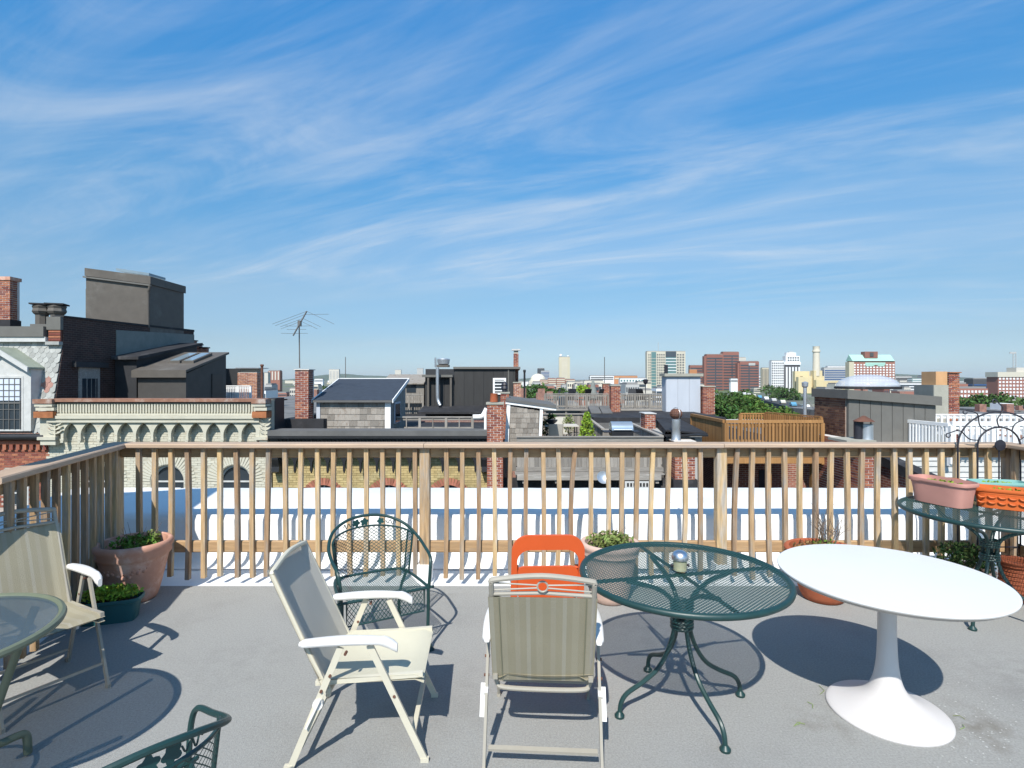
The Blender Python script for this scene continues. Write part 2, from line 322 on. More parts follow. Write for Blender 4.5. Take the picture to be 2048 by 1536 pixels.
    def disc_leaf(s, c, sz, n):
        a = V((random.gauss(0, 1), random.gauss(0, 1), random.gauss(0, 1))).normalized(); b = a.orthogonal().normalized()
        b = Matrix.Rotation(random.uniform(0, 6.3), 3, a) @ b; d = a.cross(b); c = V(c)
        s.add([c - b * sz, c + d * sz * .5, c + b * sz, c - d * sz * .5], [(0, 1, 2, 3)])
    def foliage(s, c, rad, n, sz, shell=.35, up=0):
        for _ in range(n):
            d = V((random.gauss(0, 1), random.gauss(0, 1), random.gauss(0, 1) + up)).normalized(); r = (shell + (1 - shell) * random.random()) ** .6
            s.disc_leaf((c[0] + d.x * rad[0] * r, c[1] + d.y * rad[1] * r, c[2] + d.z * rad[2] * r), sz * random.uniform(.45, 1.6), 0)
        return s
    def mesh(s, name, m, off=None):
        me = bpy.data.meshes.new(name); vs = s.v if off is None else [(x - off.x, y - off.y, z - off.z) for x, y, z in s.v]
        me.from_pydata(vs, [], s.f); me.materials.append(m if not isinstance(m, str) else M[m]); return me
    def o(s, name, m, parent=None, wc=False, sm=False, ang=38, loc=None, kind=None, label=None):
        me = s.mesh(name, m, root_loc(parent) if wc and parent else None)
        if sm: me.shade_smooth(); me.set_sharp_from_angle(angle=R(ang))
        return link(name, me, parent, loc, kind=kind, label=label)
def link(name, me, parent=None, loc=None, rot=None, scale=None, kind=None, label=None):
    ob = bpy.data.objects.new(name, me); COL.objects.link(ob); ob.parent = parent
    if loc is not None: ob.location = loc
    if rot is not None: ob.rotation_euler = rot
    if scale is not None: ob.scale = scale
    if kind: ob['kind'] = kind
    if label: ob['label'] = label
    return ob
def tag(o, label, cat, group=None):
    o['label'] = label; o['category'] = cat
    if group: o['group'] = group
    return o
def T(name, label, cat, loc=(0, 0, 0), rz=0, group=None):
    o = bpy.data.objects.new(name, None); COL.objects.link(o); o.location = loc; o.rotation_euler = (0, 0, rz); o.empty_display_size = .1
    return tag(o, label, cat, group)
def struct(b, name, m, **k):
    o = b.o(name, m, **k); o['kind'] = 'structure'; return o
def copy_tree(o, parent=None):
    c = o.copy(); COL.objects.link(c); c.parent = parent
    for ch in o.children: copy_tree(ch, c)
    return c
UNIT = {}
def unit(m, bev=0):
    if m not in UNIT:
        UNIT[m] = B().box(-.5, .5, -.5, .5, -.5, .5).mesh('piece', m)
    return UNIT[m]
def piece(name, m, parent, x0, x1, y0, y1, z0, z1, rot=None):       # a box that shares its mesh; world coordinates
    l = root_loc(parent) if parent else V((0, 0, 0))
    return link(name, unit(m), parent, ((x0 + x1) / 2 - l.x, (y0 + y1) / 2 - l.y, (z0 + z1) / 2 - l.z), rot, (abs(x1 - x0), abs(y1 - y0), abs(z1 - z0)))
def bx(name, m, parent, x0, x1, y0, y1, z0, z1, **k): return B().box(x0, x1, y0, y1, z0, z1).o(name, m, parent, wc=True, **k)
# ================================================================ the roof we stand on
YD = 4.74; YR = 4.85                                   # deck edge and railing line
LR = V((.269, -1, 0)).normalized()                     # the left railing runs this way towards the camera
CL = V((px(235, YR), YR, 0)); CR = V((px(2015, YR), YR, 0))
ZT = pz(885, YR)                                       # top of the railing cap
PA = CL + LR * 1.75                                    # the left railing bends here
struct(B().add([(CL.x, YD, 0), (CR.x + .1, YD, 0), (CR.x + .1, -5, 0), (-3.57, -5, 0), (-3.57, 1.92, 0), (-3.84, 2.95, 0), (PA.x, PA.y, 0)], [(0, 6, 5, 4, 3, 2, 1)]), 'deck', 'deck')
dk = COL.objects['deck']
for ys, xo in ((4.58, 0),):
    sm0 = B(); rs = random.Random(int(ys * 100)); n_ = 40; xs_ = [-3.05 + 7.3 * i / n_ for i in range(n_ + 1)]
    e0 = [ys + rs.gauss(0, .0016) for _ in xs_]
    for i in range(n_): sm0.quad((xs_[i], e0[i], .0005), (xs_[i + 1], e0[i + 1], .0005), (xs_[i + 1], e0[i + 1] + .004, .0018), (xs_[i], e0[i] + .004, .0018)); sm0.quad((xs_[i], e0[i] + .004, .0018), (xs_[i + 1], e0[i + 1] + .004, .0018), (xs_[i + 1], e0[i + 1] + .13, .0008), (xs_[i], e0[i] + .13, .0008))
    sm0.o('sheet_lap', 'deck', dk)
# white membrane: flat strip, cove, parapet
YP, ZP, YB = 5.42, pz(1025, 5.42), 6.75
ZP2 = ZP
YB = F * (H - ZP) / (975 - CY)
pw = T('parapet_wall', 'low white membrane covered parapet beyond the wooden railing', 'parapet', (0, YP, 0))
prof = [(YD - .6, -.012), (5.22, -.012)] + [(5.22 + .16 * math.sin(a), .148 - .16 * math.cos(a)) for a in [R(x) for x in range(15, 91, 15)]] + [(YP - .04, ZP - .07), (YP - .015, ZP - .02), (YP + .05, ZP)]
prof2 = prof + [(YB - .05, ZP + .005), (YB, ZP - .02), (YB, -2.2)]
oc = V((px(150, YB), YB, 0))                            # outer left corner
rr = random.Random(4)
def ploop(x0, x1, n=60):
    b = B()
    for i in range(n + 1):
        x = x0 + (x1 - x0) * i / n
        for y, z in prof2: b.v.append((x, y + rr.gauss(0, .0018), z + rr.gauss(0, .0022)))
    m = len(prof2)
    for i in range(n):
        for k in range(m - 1): b.f.append((i * m + k, (i + 1) * m + k, (i + 1) * m + k + 1, i * m + k + 1))
    return b
wl = px(150, YB)
ploop(-4.05, 9.5, 90).o('front_face', 'membrane', pw, wc=True, sm=True, ang=60)
b = B()                                                 # the parapet turning the corner along the left railing
io = V((-4.05, YP, 0))
a0, a1 = V((oc.x, YB, 0)), V((oc.x, YB, 0)) + LR * 9
b.extr([V((-4.05, YB, -2.2)), a0 + V((0, 0, -2.2)), a1 + V((0, 0, -2.2)), a1 + V((.75, 0, -2.2)), V((-4.05, YP, -2.2))], (0, 0, 2.2 + ZP - .002))
b.o('side_face', 'membrane', pw, wc=True)
B().box(-3.7, 6, 5.165, 5.19, -.011, -.006).o('seam', 'membrane_seam', pw, wc=True)
for x in (-2.2, -.15, 1.7, 3.4):                        # lap joints of the membrane sheets
    B().box(x, x + .014, YP + .06, YB - .1, ZP - .002, ZP + .006).o('lap_joint', 'membrane', pw, wc=True)
struct(B().box(-9, 12, -9, YD - .62, -13, -.03), 'roof_structure', 'membrane')
struct(B().box(PA.x - 2.2, 12, -9, 5.4, -2.5, -.022), 'roof_sheet', 'membrane')
# an unseen headhouse off to the left, built below, throws the shade over the corner
# ---------------------------------------------------------------- railing
rl = T('wooden_railing', 'weathered pine deck railing with square balusters along the roof edge', 'railing', (0, YR, 0))
def rail_run(p, q, posts, bal_t, inward, first=True):
    """p,q ends on plan; posts / bal_t: distances along the run; inward: unit vector to the deck side"""
    d = (q - p).normalized(); up = V((0, 0, 1))
    def bd(name, m, t0, t1, off, wd, z0, z1):
        a = p + d * t0 + inward * off; c = p + d * t1 + inward * off; zc = V((0, 0, (z0 + z1) / 2))
        l = root_loc(rl); mid = (a + c) / 2 + zc - l; ln = (c - a).length
        bb = B()
        n = max(2, int(ln / .12)); pr = [(-wd / 2, -(z1 - z0) / 2), (wd / 2, -(z1 - z0) / 2)]
        e = min(.008, (z1 - z0) / 3); h2 = (z1 - z0) / 2
        pr = [(-wd / 2, -h2 + e), (-wd / 2 + e, -h2), (wd / 2 - e, -h2), (wd / 2, -h2 + e), (wd / 2, h2 - e), (wd / 2 - e, h2), (-wd / 2 + e, h2), (-wd / 2, h2 - e)]
        vs = [(x, y, z) for x in (-ln / 2, ln / 2) for y, z in pr]
        bb.add(vs, [tuple(range(7, -1, -1)), tuple(range(8, 16))] + [(i, (i + 1) % 8, 8 + (i + 1) % 8, 8 + i) for i in range(8)])
        ob = bb.o(name, m, rl); ob.location = mid; ob.rotation_euler = (0, 0, math.atan2(d.y, d.x)); return ob
    L = (q - p).length
    cuts = [-.06] + [t for t in posts if .3 < t < L - .3] + [L + .04]
    for a, c in zip(cuts, cuts[1:]):
        bd('cap_board', 'cap', a + .002, c - .002, .03, .165, ZT - .04 + random.uniform(-.003, .003), ZT)
    zs = ZT - .042
    pp = [t for t in posts]
    for a, c in zip(pp, pp[1:]):
        bd('top_rail', 'woodx', a + .047, c - .047, .012, .038, zs - .088, zs)
        bd('bottom_rail', 'woodx', a + .047, c - .047, .012, .038, pz(1103, YR), pz(1080, YR))
    zb, ztp = pz(1155, YR - .06), ZT - .043
    for k, t in enumerate(bal_t):
        h = ztp - zb + random.uniform(-.02, .02); c = p + d * t + inward * .052 + V((0, 0, ztp - h / 2)) - root_loc(rl)
        lean = random.gauss(0, .006); bow = random.gauss(0, .007)
        if 1090 < px_of(p + d * t) < 1420: lean = random.gauss(.012, .008); bow = random.gauss(.0, .014)
        bb = B(); w = .0185; vs = []
        for j in range(7):
            z = -h / 2 + h * j / 6; dx = lean * (z - h / 2) + bow * (1 - (2 * z / h) ** 2)
            vs += [(dx - w, -w, z), (dx + w, -w, z), (dx + w, w, z), (dx - w, w, z)]
        fs = [(3, 2, 1, 0), (24, 25, 26, 27)] + [(j * 4 + i, j * 4 + (i + 1) % 4, j * 4 + 4 + (i + 1) % 4, j * 4 + 4 + i) for j in range(6) for i in range(4)]
        o = bb.add(vs, fs).o('baluster', 'wood', rl); o.location = c; o.rotation_euler = (0, 0, math.atan2(d.y, d.x) + random.gauss(0, .03))
def px_of(p): return CX + p.x / p.y * F
PXS = [830 - 32.55 * k for k in range(17, -1, -1)] + [956 - 63.5, 956 - 31.5, 956.4, 987.9, 1021, 1052.7, 1086, 1116, 1150.6, 1182, 1213.4, 1244, 1275.8, 1306.4, 1338.7, 1368.7, 1400.7, 1474.6, 1505.6, 1537, 1568.7, 1600.7, 1631.6, 1663, 1694, 1725, 1756.6, 1788.6, 1819.5, 1851.5, 1883, 1914, 1946, 1976.7]
L0 = CR.x - CL.x
rail_run(CL, CR, [0, px(851, YR) - CL.x, px(1439, YR) - CL.x, L0], [px(x, YR - .06) - CL.x for x in PXS], V((0, -1, 0)))
inl = V((-LR.y, LR.x, 0)) if LR.x > 0 else V((LR.y, -LR.x, 0))
inl = V((1, .269, 0)).normalized()
rail_run(PA, CL, [0, 1.75], [.12 + .131 * k for k in range(12)], inl)
PB = V((-3.82, 2.97, 0))
rail_run(PB, PA, [0, (PA - PB).length], [.11 + .14 * k for k in range(5)], V((.24, -.97, 0)))
rail_run(CR, V((CR.x + .02, .5, 0)), [0, 2.2, 4.35], [.13 + .14 * k for k in range(30)], V((-1, 0, 0)))
def post(c, z0, m='wood', w=.089):
    l = root_loc(rl); h = ZT - .042 - z0
    bb = B(); e = .006; hw = w / 2
    pr = [(-hw, -hw + e), (-hw + e, -hw), (hw - e, -hw), (hw, -hw + e), (hw, hw - e), (hw - e, hw), (-hw + e, hw), (-hw, hw - e)]
    bb.extr([(x, y, -h / 2) for x, y in pr], (0, 0, h))
    o = bb.o('post', m, rl); o.location = c - l + V((0, 0, z0 + h / 2)); return o
for c in (CL, V((px(851, YR), YR, 0)), V((px(1439, YR), YR, 0)), CR, PA + V((-.02, 0, 0)), CR + V((0, -2.2, 0))):
    post(c + V((0, -.02, 0)), .16)
    bb = B(); bb.box(-.062, .062, -.062, .062, -.011, .17).box(-.075, .075, -.075, .075, -.011, .02)
    o = bb.o('post_boot', 'membrane', rl); o.location = c + V((0, -.02, 0)) - root_loc(rl)
# brick courses and chimneys
def brick_boxes(x0, x1, y0, y1, z0, z1, faces='fblr', bl=.20, bh=.058, j=.017, t=.1, jit=.003):
    out = []; zc = z0; k = 0
    while zc < z1 - .02:
        ze = min(zc + bh, z1)
        for fc in faces:
            if fc in 'fb':
                a, e = x0, x1
            else: a, e = y0 + t + j, y1 - t - j
            s = a - (bl + j) / 2 * (k % 2)
            while s < e - .02:
                u0, u1 = max(s, a), min(s + bl, e); s += bl + j
                if u1 - u0 < .03: continue
                d = random.uniform(-jit, jit)
                if fc == 'f': out.append((u0, u1, y0 + d, y0 + t, zc, ze))
                if fc == 'b': out.append((u0, u1, y1 - t, y1 + d, zc, ze))
                if fc == 'l': out.append((x0 + d, x0 + t, u0, u1, zc, ze))
                if fc == 'r': out.append((x1 - t, x1 - d, u0, u1, zc, ze))
        zc += bh + j; k += 1
    return out
def chimney(name, label, x0, x1, y0, y1, z0, z1, single=False, m='brick_red', faces='flr', mortar='mortar_red', cap=.05, capm='concrete', base=None, group=None, bh=.058, bl=.20):
    t = T(name, label, 'chimney', ((x0 + x1) / 2, (y0 + y1) / 2, z0), 0, group); g = .011
    bx('core', mortar, t, x0 + g, x1 - g, y0 + g, y1 - g, z0, z1)
    bs = brick_boxes(x0, x1, y0, y1, z0 + .005, z1 - .004, faces, bl, bh)
    if single:
        for q in bs: piece('brick', m, t, *q)
    else:
        b = B()
        for q in bs: b.box(*q)
        b.o('brickwork', m if m.endswith('_i') or m == 'brick_tan' else m + '_i', t, wc=True, kind='stuff')
    if cap: bx('cap', capm, t, x0 - .03, x1 + .03, y0 - .03, y1 + .03, z1, z1 + cap)
    if base: bx('flashing', 'tar', t, x0 - .02, x1 + .02, y0 - .02, y1 + .02, z0, z0 + base)
    return t
# a neighbour's stair headhouse just beyond the side parapet: it shades the corner
hA, hB = V((-3.57, 1.92, 0)), V((-4.14, 4.12, 0)); hl = V((-2.4, -.62, 0))
nb = T('stair_headhouse', 'tall brown metal clad headhouse standing against the side parapet', 'headhouse', (-4.9, 2.7, -1.5))
B().extr([p + V((0, 0, -1.5)) for p in (hA, hB, hB + hl, hA + hl)], (0, 0, 4.62)).o('walls', 'metal_brown', nb, wc=True)
B().extr([p + V((0, 0, 3.122)) for p in (hA + V((.05, -.06, 0)), hB + V((.05, .05, 0)), hB + hl, hA + hl)], (0, 0, .12)).o('roof_edge', 'metal_grey', nb, wc=True)
B().extr([p + V((0, 0, -1.5)) for p in (hA + hl * .3 + V((0, -.03, 0)), hA + hl * .65 + V((0, -.03, 0)), hA + hl * .65 + V((0, -.002, 0)), hA + hl * .3 + V((0, -.002, 0)))], (0, 0, 3.4)).o('door', 'roof_grey', nb, wc=True)
# ================================================================ furniture
def sling_chair(name, label, loc, rz, tube, fabric, seat_fabric, group=None, full=False):
    t = T(name, label, 'chair', loc, rz, group)
    W = .235; LW = .262
    def back(z): return -.16 - (z - .36) * .46                       # y of the back plane at height z
    for s in (-1, 1):                                               # side tubes of the back, legs, arms
        B().tube(crv([(s * W, back(.33) + .01, .33), (s * W, back(.5), .5), (s * W, back(.7), .7), (s * W, back(.885), .885)], 4), .0125, 8).o('back_tube', tube, t, sm=True)
        fl = B(); fl.bar((s * LW, .055, .555), (s * LW, .31, .012), .030, .014, up=(1, 0, 0)); fl.o('front_leg', tube, t)
        rl_ = B(); rl_.bar((s * (LW + .018), -.075, .555), (s * (LW + .018), -.30, .012), .030, .014, up=(1, 0, 0)); rl_.o('rear_leg', tube, t)
        for q, yy in (('front', .318), ('rear', -.304)):
            f = B(); f.box(s * (LW + (.018 if yy < 0 else 0)) - .0095, s * (LW + (.018 if yy < 0 else 0)) + .0095, yy - .026, yy + .012, 0, .02); f.o('foot_cap', tube, t)
        # moulded arm: flat, rounded ends, drooping nose
        arm = B()
        def armf(u, v, s=s):
            y = -.265 + .45 * u; w = .0225 + .012 * math.sin(pi * min(1, u * 1.15)) * (1 if u < .9 else .9)
            top = .585 + .012 * math.sin(u * 3) - .03 * max(0, u - .82) / .18 * max(0, u - .82) / .18
            a = 2 * pi * v; ex = abs(math.cos(a)) ** .6 * math.copysign(1, math.cos(a)); ez = abs(math.sin(a)) ** .6 * math.copysign(1, math.sin(a))
            k = 1 if .04 < u < .96 else .55
            return (s * (LW + .008) + ex * w * k, y, top - .014 + ez * .0155 * (k if u < .5 else 1 + .35 * (u > .85)))
        arm.surf(armf, 22, 14); n = 23
        arm.f.append(tuple(j * n for j in range(14))); arm.f.append(tuple(j * n + 22 for j in range(13, -1, -1)))
        arm.o('armrest', 'plastic_white', t, sm=True, ang=50)
        pl = B(); pl.tube([(s * (LW + .01), -.175, .30), (s * (LW + .034), -.175, .30)], .024, 12); pl.bar((s * (LW + .03), -.165, .325), (s * (LW + .03), -.225, .20), .01, .036, up=(1, 0, 0)); pl.o('pivot_joint', 'plastic_white', t, sm=True)
        rv = B()
        for y, z in ((.17, .315), (-.12, .43), (-.16, .36), (-.05, .53)):
            rv.tube([(s * (LW + .008), y, z), (s * (LW + (.034 if y < 0 else .012)), y, z)], .007, 8)
        rv.o('rivets', 'rust', t, kind='stuff')
        B().bar((s * W, -.2, .372), (s * W, .30, .40), .022, .022).o('seat_rail', tube, t)
    zt = .885
    B().tube(crv([(-W, back(zt), zt), (-W + .02, back(zt), zt + .013), (0, back(zt) - .006, zt + .034), (W - .02, back(zt), zt + .013), (W, back(zt), zt)], 6), .0125, 8).o('top_rail', tube, t, sm=True)
    if not full: B().tube([(-W, back(.825), .825), (0, back(.825), .835), (W, back(.825), .825)], .009, 8).o('lower_rail', tube, t, sm=True)
    yo = back(.865)
    if not full: B().tube([(math.cos(a) * .024, yo, .868 + math.sin(a) * .022) for a in [2 * pi * i / 18 for i in range(18)]], .0045, 6, True).o('ring', tube, t, sm=True)
    w = B()
    for s in (-1, 1):
        w.tube([(s * .024, yo, .874), (s * W, back(.88), .883)], .0035, 6); w.tube([(s * .024, yo, .862), (s * W, back(.84), .845)], .0035, 6)
    if not full: w.o('cross_wires', tube, t, sm=True)
    B().tube(crv([(-W, back(.34), .35), (-W + .005, back(.30) - .01, .315), (-W + .04, back(.30) - .02, .30), (0, back(.30) - .02, .295), (W - .04, back(.30) - .02, .30), (W - .005, back(.30) - .01, .315), (W, back(.34), .35)], 5), .0115, 8).o('lower_bow', tube, t, sm=True)
    B().bar((-LW, -.265, .085), (LW, -.265, .085), .012, .024, up=(0, 1, .2)).o('rear_stretcher', tube, t)
    B().bar((-LW, .255, .12), (LW, .255, .12), .012, .024, up=(0, 1, .2)).o('front_stretcher', tube, t)
    fb = B()
    def fab(u, v):
        z = .345 + ((.905 if full else .818) - .345) * v; sag = .022 * math.sin(pi * u) * (.4 + .6 * math.sin(pi * v)) + .004 * math.sin(9 * v + 5 * u)
        e = .0145 if u in (0, 1) else 0
        return ((u - .5) * 2 * (W + .016), back(z) - .014 - sag * -.2 - .004 * math.cos(pi * u), z)
    fb.surf(fab, 16, 14)
    def fab2(u, v):
        x, y, z = fab(u, v); return (x, y + .0035 + (.024 if u < .09 or u > .91 else 0), z)
    fb.surf(fab2, 16, 14)
    fo = fb.o('back_sling', fabric, t, sm=True, ang=60)
    sm_ = B()
    for s in (-1, 1):
        for k in range(14):
            a, c = fab(.5 + s * .40, k / 14), fab(.5 + s * .40, (k + 1) / 14); sm_.bar(V(a) + V((0, -.003, 0)), V(c) + V((0, -.003, 0)), .004, .003)
    sm_.o('seam', 'sling_seam', fo)
    st = B()
    def seat(u, v):
        y = -.19 + .495 * v; return ((u - .5) * 2 * (W + .013), y, .392 + .012 * v - .03 * math.sin(pi * u) * math.sin(pi * min(1, .15 + .85 * v)) - (.018 if v == 1 else 0))
    st.surf(seat, 14, 12); st.surf(lambda u, v: V(seat(u, v)) - V((0, 0, .004 + (.02 if u < .08 or u > .92 else 0))), 14, 12)
    st.o('seat_sling', seat_fabric, t, sm=True, ang=60)
    return t
sling_chair('sling_chair', 'cream folding sling chair with white arms seen from its side', (-.735, 2.81, 0), R(-87), 'chair_tube_cream', 'sling_grey', 'sling_cream', full=True)
cB = sling_chair('sling_chair', 'taupe striped folding sling chair in front of the orange chair', (.158, 2.78, 0), R(-3.5), 'chair_tube_taupe', 'sling_stripe', 'sling_stripe'); cB.scale = (.96, 1, 1.025)
cC = sling_chair('sling_chair', 'striped folding sling chair between the glass table and the railing', (-2.72, 3.12, 0), math.atan2(-.86, -.50), 'chair_tube_taupe', 'sling_stripe', 'sling_stripe'); cC.scale = (.9, .9, 1.08)

def lattice_flat(b, R_, z, a, c, w, th=.0015, cx=0, cy=0):
    """expanded metal: two crossing families of strands inside a circle of radius R_ (or a box when R_ is a pair)"""
    for sgn in (-1, 1):
        d = V((a, sgn * c, 0)).normalized(); nrm = V((-d.y, d.x, 0)); pitch = a * c / math.hypot(a, c)
        ext = R_ if not isinstance(R_, tuple) else math.hypot(*R_)
        k = -int(ext / pitch)
        while k * pitch < ext:
            o_ = nrm * (k * pitch)
            if isinstance(R_, tuple):
                t0, t1 = -9, 9
                for i in (0, 1):
                    if abs(d[i]) > 1e-6:
                        q0, q1 = sorted(((-R_[i] - o_[i]) / d[i], (R_[i] - o_[i]) / d[i])); t0, t1 = max(t0, q0), min(t1, q1)
            else:
                hh = math.sqrt(max(0, R_ * R_ - (k * pitch) ** 2)); t0, t1 = -hh, hh
            if t1 - t0 > .004:
                p, q = o_ + d * t0 + V((cx, cy, z + sgn * th / 2)), o_ + d * t1 + V((cx, cy, z + sgn * th / 2))
                b.bar(p, q, w, th)
            k += 1
    return b
def mesh_table(name, label, loc, rz, Rt, zt, group=None):
    t = T(name, label, 'table', loc, rz, group); k = Rt / .545
    ring = [(math.cos(a) * Rt, math.sin(a) * Rt, zt - .014) for a in [2 * pi * i / 72 for i in range(72)]]
    B().tube(ring, .0165, 10, True).o('rim', 'green_metal', t, sm=True)
    lattice_flat(B(), Rt - .004, zt - .004, .024, .022, .0056, .0007).o('mesh_top', 'green_mesh', t)
    for a in (0, 90):
        c, s = math.cos(R(a + 12)), math.sin(R(a + 12)); B().bar((-c * Rt, -s * Rt, zt - .018), (c * Rt, s * Rt, zt - .018), .008, .018).o('cross_rod', 'green_metal', t)
    for i in range(4):
        a = R(195 + 90 * i); c, s = math.cos(a), math.sin(a)
        pr = [(.375 * k, .02), (.365 * k, .075), (.33 * k, .12), (.24 * k, .165), (.15 * k, .225), (.085, .32), (.05, .42), (.042, .50), (.05, .56), (.085, .615), (.16 * k, .665), (.27 * k, .70), (.33 * k, zt - .022)]
        B().tube(crv([(c * r, s * r, z) for r, z in pr], 4), .0125, 8).o('leg', 'green_metal', t, sm=True)
        B().lathe([(.012, .03), (.02, .02), (.027, .012), (.026, 0)], 14, (c * .375 * k, s * .375 * k, 0)).o('foot', 'green_metal', t, sm=True)
    tw = B()
    for z0 in (.43, .53):
        for q in range(3): tw.tube([(math.cos(a) * .056, math.sin(a) * .056, z0 + q * .018 + a * .002) for a in [2 * pi * i / 24 for i in range(25)]], .0085, 6)
    tw.o('collar', 'green_metal', t, sm=True)
    return t
mesh_table('mesh_table', 'round dark green mesh table with a small jar lamp on it', (.935, 3.0, 0), 0, .545, .74)
j = T('jar_lamp', 'small glass jar lamp with domed silver lid on the green mesh table', 'lamp', (.925, 3.0, .745))
B().lathe([(.030, 0), (.036, .006), (.037, .055), (.030, .062)], 24).o('jar', 'jar_glass', j, sm=True)
B().lathe([(.034, .060), (.045, .064), (.046, .074), (.043, .09), (.034, .102), (.022, .109), (.008, .112)], 24).o('lid', 'chrome', j, sm=True)
for s in (-1, 1): B().ball((s * .045, 0, .03), .009, 8, 5).o('clip', 'iron', j, sm=True)
# tulip table
t = T('tulip_table', 'round white pedestal table with flared trumpet base', 'table', (2.03, 2.95, 0))
B().lathe([(.03, .735), (.5345, .735), (.5365, .7415), (.534, .7455), (.52, .7468), (.02, .747)], 96).o('tabletop', 'tulip', t, sm=True, ang=50)
B().lathe([(.03, .706), (.47, .706), (.508, .711), (.5335, .731), (.5335, .7345), (.03, .7347)], 96).o('edge', 'edge_shade', t, sm=True, ang=50)  # rim underside, its shade painted by the darker tone
pr = [(.288, 0), (.290, .006), (.286, .014), (.268, .024), (.22, .040), (.165, .064), (.112, .098), (.080, .142), (.062, .20), (.051, .28), (.046, .38), (.0445, .48), (.046, .58), (.052, .66), (.062, .714)]
B().lathe([(p.x, p.z) for p in crv([(r, 0, z) for r, z in pr], 3)], 64).o('pedestal', 'tulip_base', t, sm=True, ang=50)
# orange folding chair, its back towards us
t = T('folding_chair', 'orange moulded plastic folding chair with an open back slot', 'chair', (.225, 3.74, 0), R(2))
def band(b, W_, z0, z1, rad, th, wd, y0, lean):
    """a rounded arch band in the plane of the back"""
    out = []; inn = []
    for i in range(13): a = pi / 2 * i / 12; out.append((W_ - rad + rad * math.cos(a), z1 - rad + rad * math.sin(a))); inn.append((W_ - wd - (rad - wd * .75) + (rad - wd * .75) * math.cos(a), z1 - wd * 2.7 - (rad - wd * .75) + (rad - wd * .75) * math.sin(a)))
    o2 = [(W_ + .012, z0)] + out; i2 = [(W_ - wd, z0)] + inn
    o2 = o2 + [(-x, z) for x, z in reversed(o2)]; i2 = i2 + [(-x, z) for x, z in reversed(i2)]
    f = lambda x, z, d: (x, y0 - (z - .4) * lean + d, z)
    n = len(o2); vs = []
    for d in (-th / 2, th / 2): vs += [f(x, z, d) for x, z in o2] + [f(x, z, d) for x, z in i2]
    fs = []
    for i in range(n - 1):
        fs += [(i, i + 1, n + i + 1, n + i), (2 * n + i, 3 * n + i, 3 * n + i + 1, 2 * n + i + 1), (i, 2 * n + i, 2 * n + i + 1, i + 1), (n + i, n + i + 1, 3 * n + i + 1, 3 * n + i)]
    fs += [(0, n, 3 * n, 2 * n), (n - 1, 3 * n - 1, 4 * n - 1, 2 * n - 1)]
    b.add(vs, fs); return b
band(B(), .235, .02, .80, .11, .028, .036, -.17, .20).o('back_frame', 'orange_plastic', t, sm=True, ang=40)
def rounded_panel(x, z0, z1, y0, lean, th, rad=.05):
    pts = []
    for cx, cz, a0 in ((x - rad, z1 - rad, 0), (-x + rad, z1 - rad, 90), (-x + rad, z0 + rad, 180), (x - rad, z0 + rad, 270)):
        for i in range(6): a = R(a0 + 18 * i); pts.append((cx + rad * math.cos(a), y0 - (cz + rad * math.sin(a) - .4) * lean, cz + rad * math.sin(a)))
    return B().extr(pts, (0, th, 0))
rounded_panel(.198, .36, .585, -.175, .20, .02, .045).o('lower_panel', 'orange_plastic', t)
def seatf(u, v):
    return ((u - .5) * .40, -.15 + .36 * v, .425 + .015 * v + .03 * abs(u - .5) ** 2 * 4 - .02 * max(0, v - .85) / .15)
b = B().surf(seatf, 10, 10); b.surf(lambda u, v: V(seatf(u, v)) - V((0, 0, .022)), 10, 10); b.o('seat', 'orange_plastic', t, sm=True)
for s in (-1, 1):
    B().bar((s * .205, -.13, .56), (s * .205, .27, .0), .028, .036, up=(1, 0, 0)).o('front_leg', 'orange_plastic', t)
B().bar((-.2, .215, .08), (.2, .215, .08), .02, .03).o('stretcher', 'orange_plastic', t)
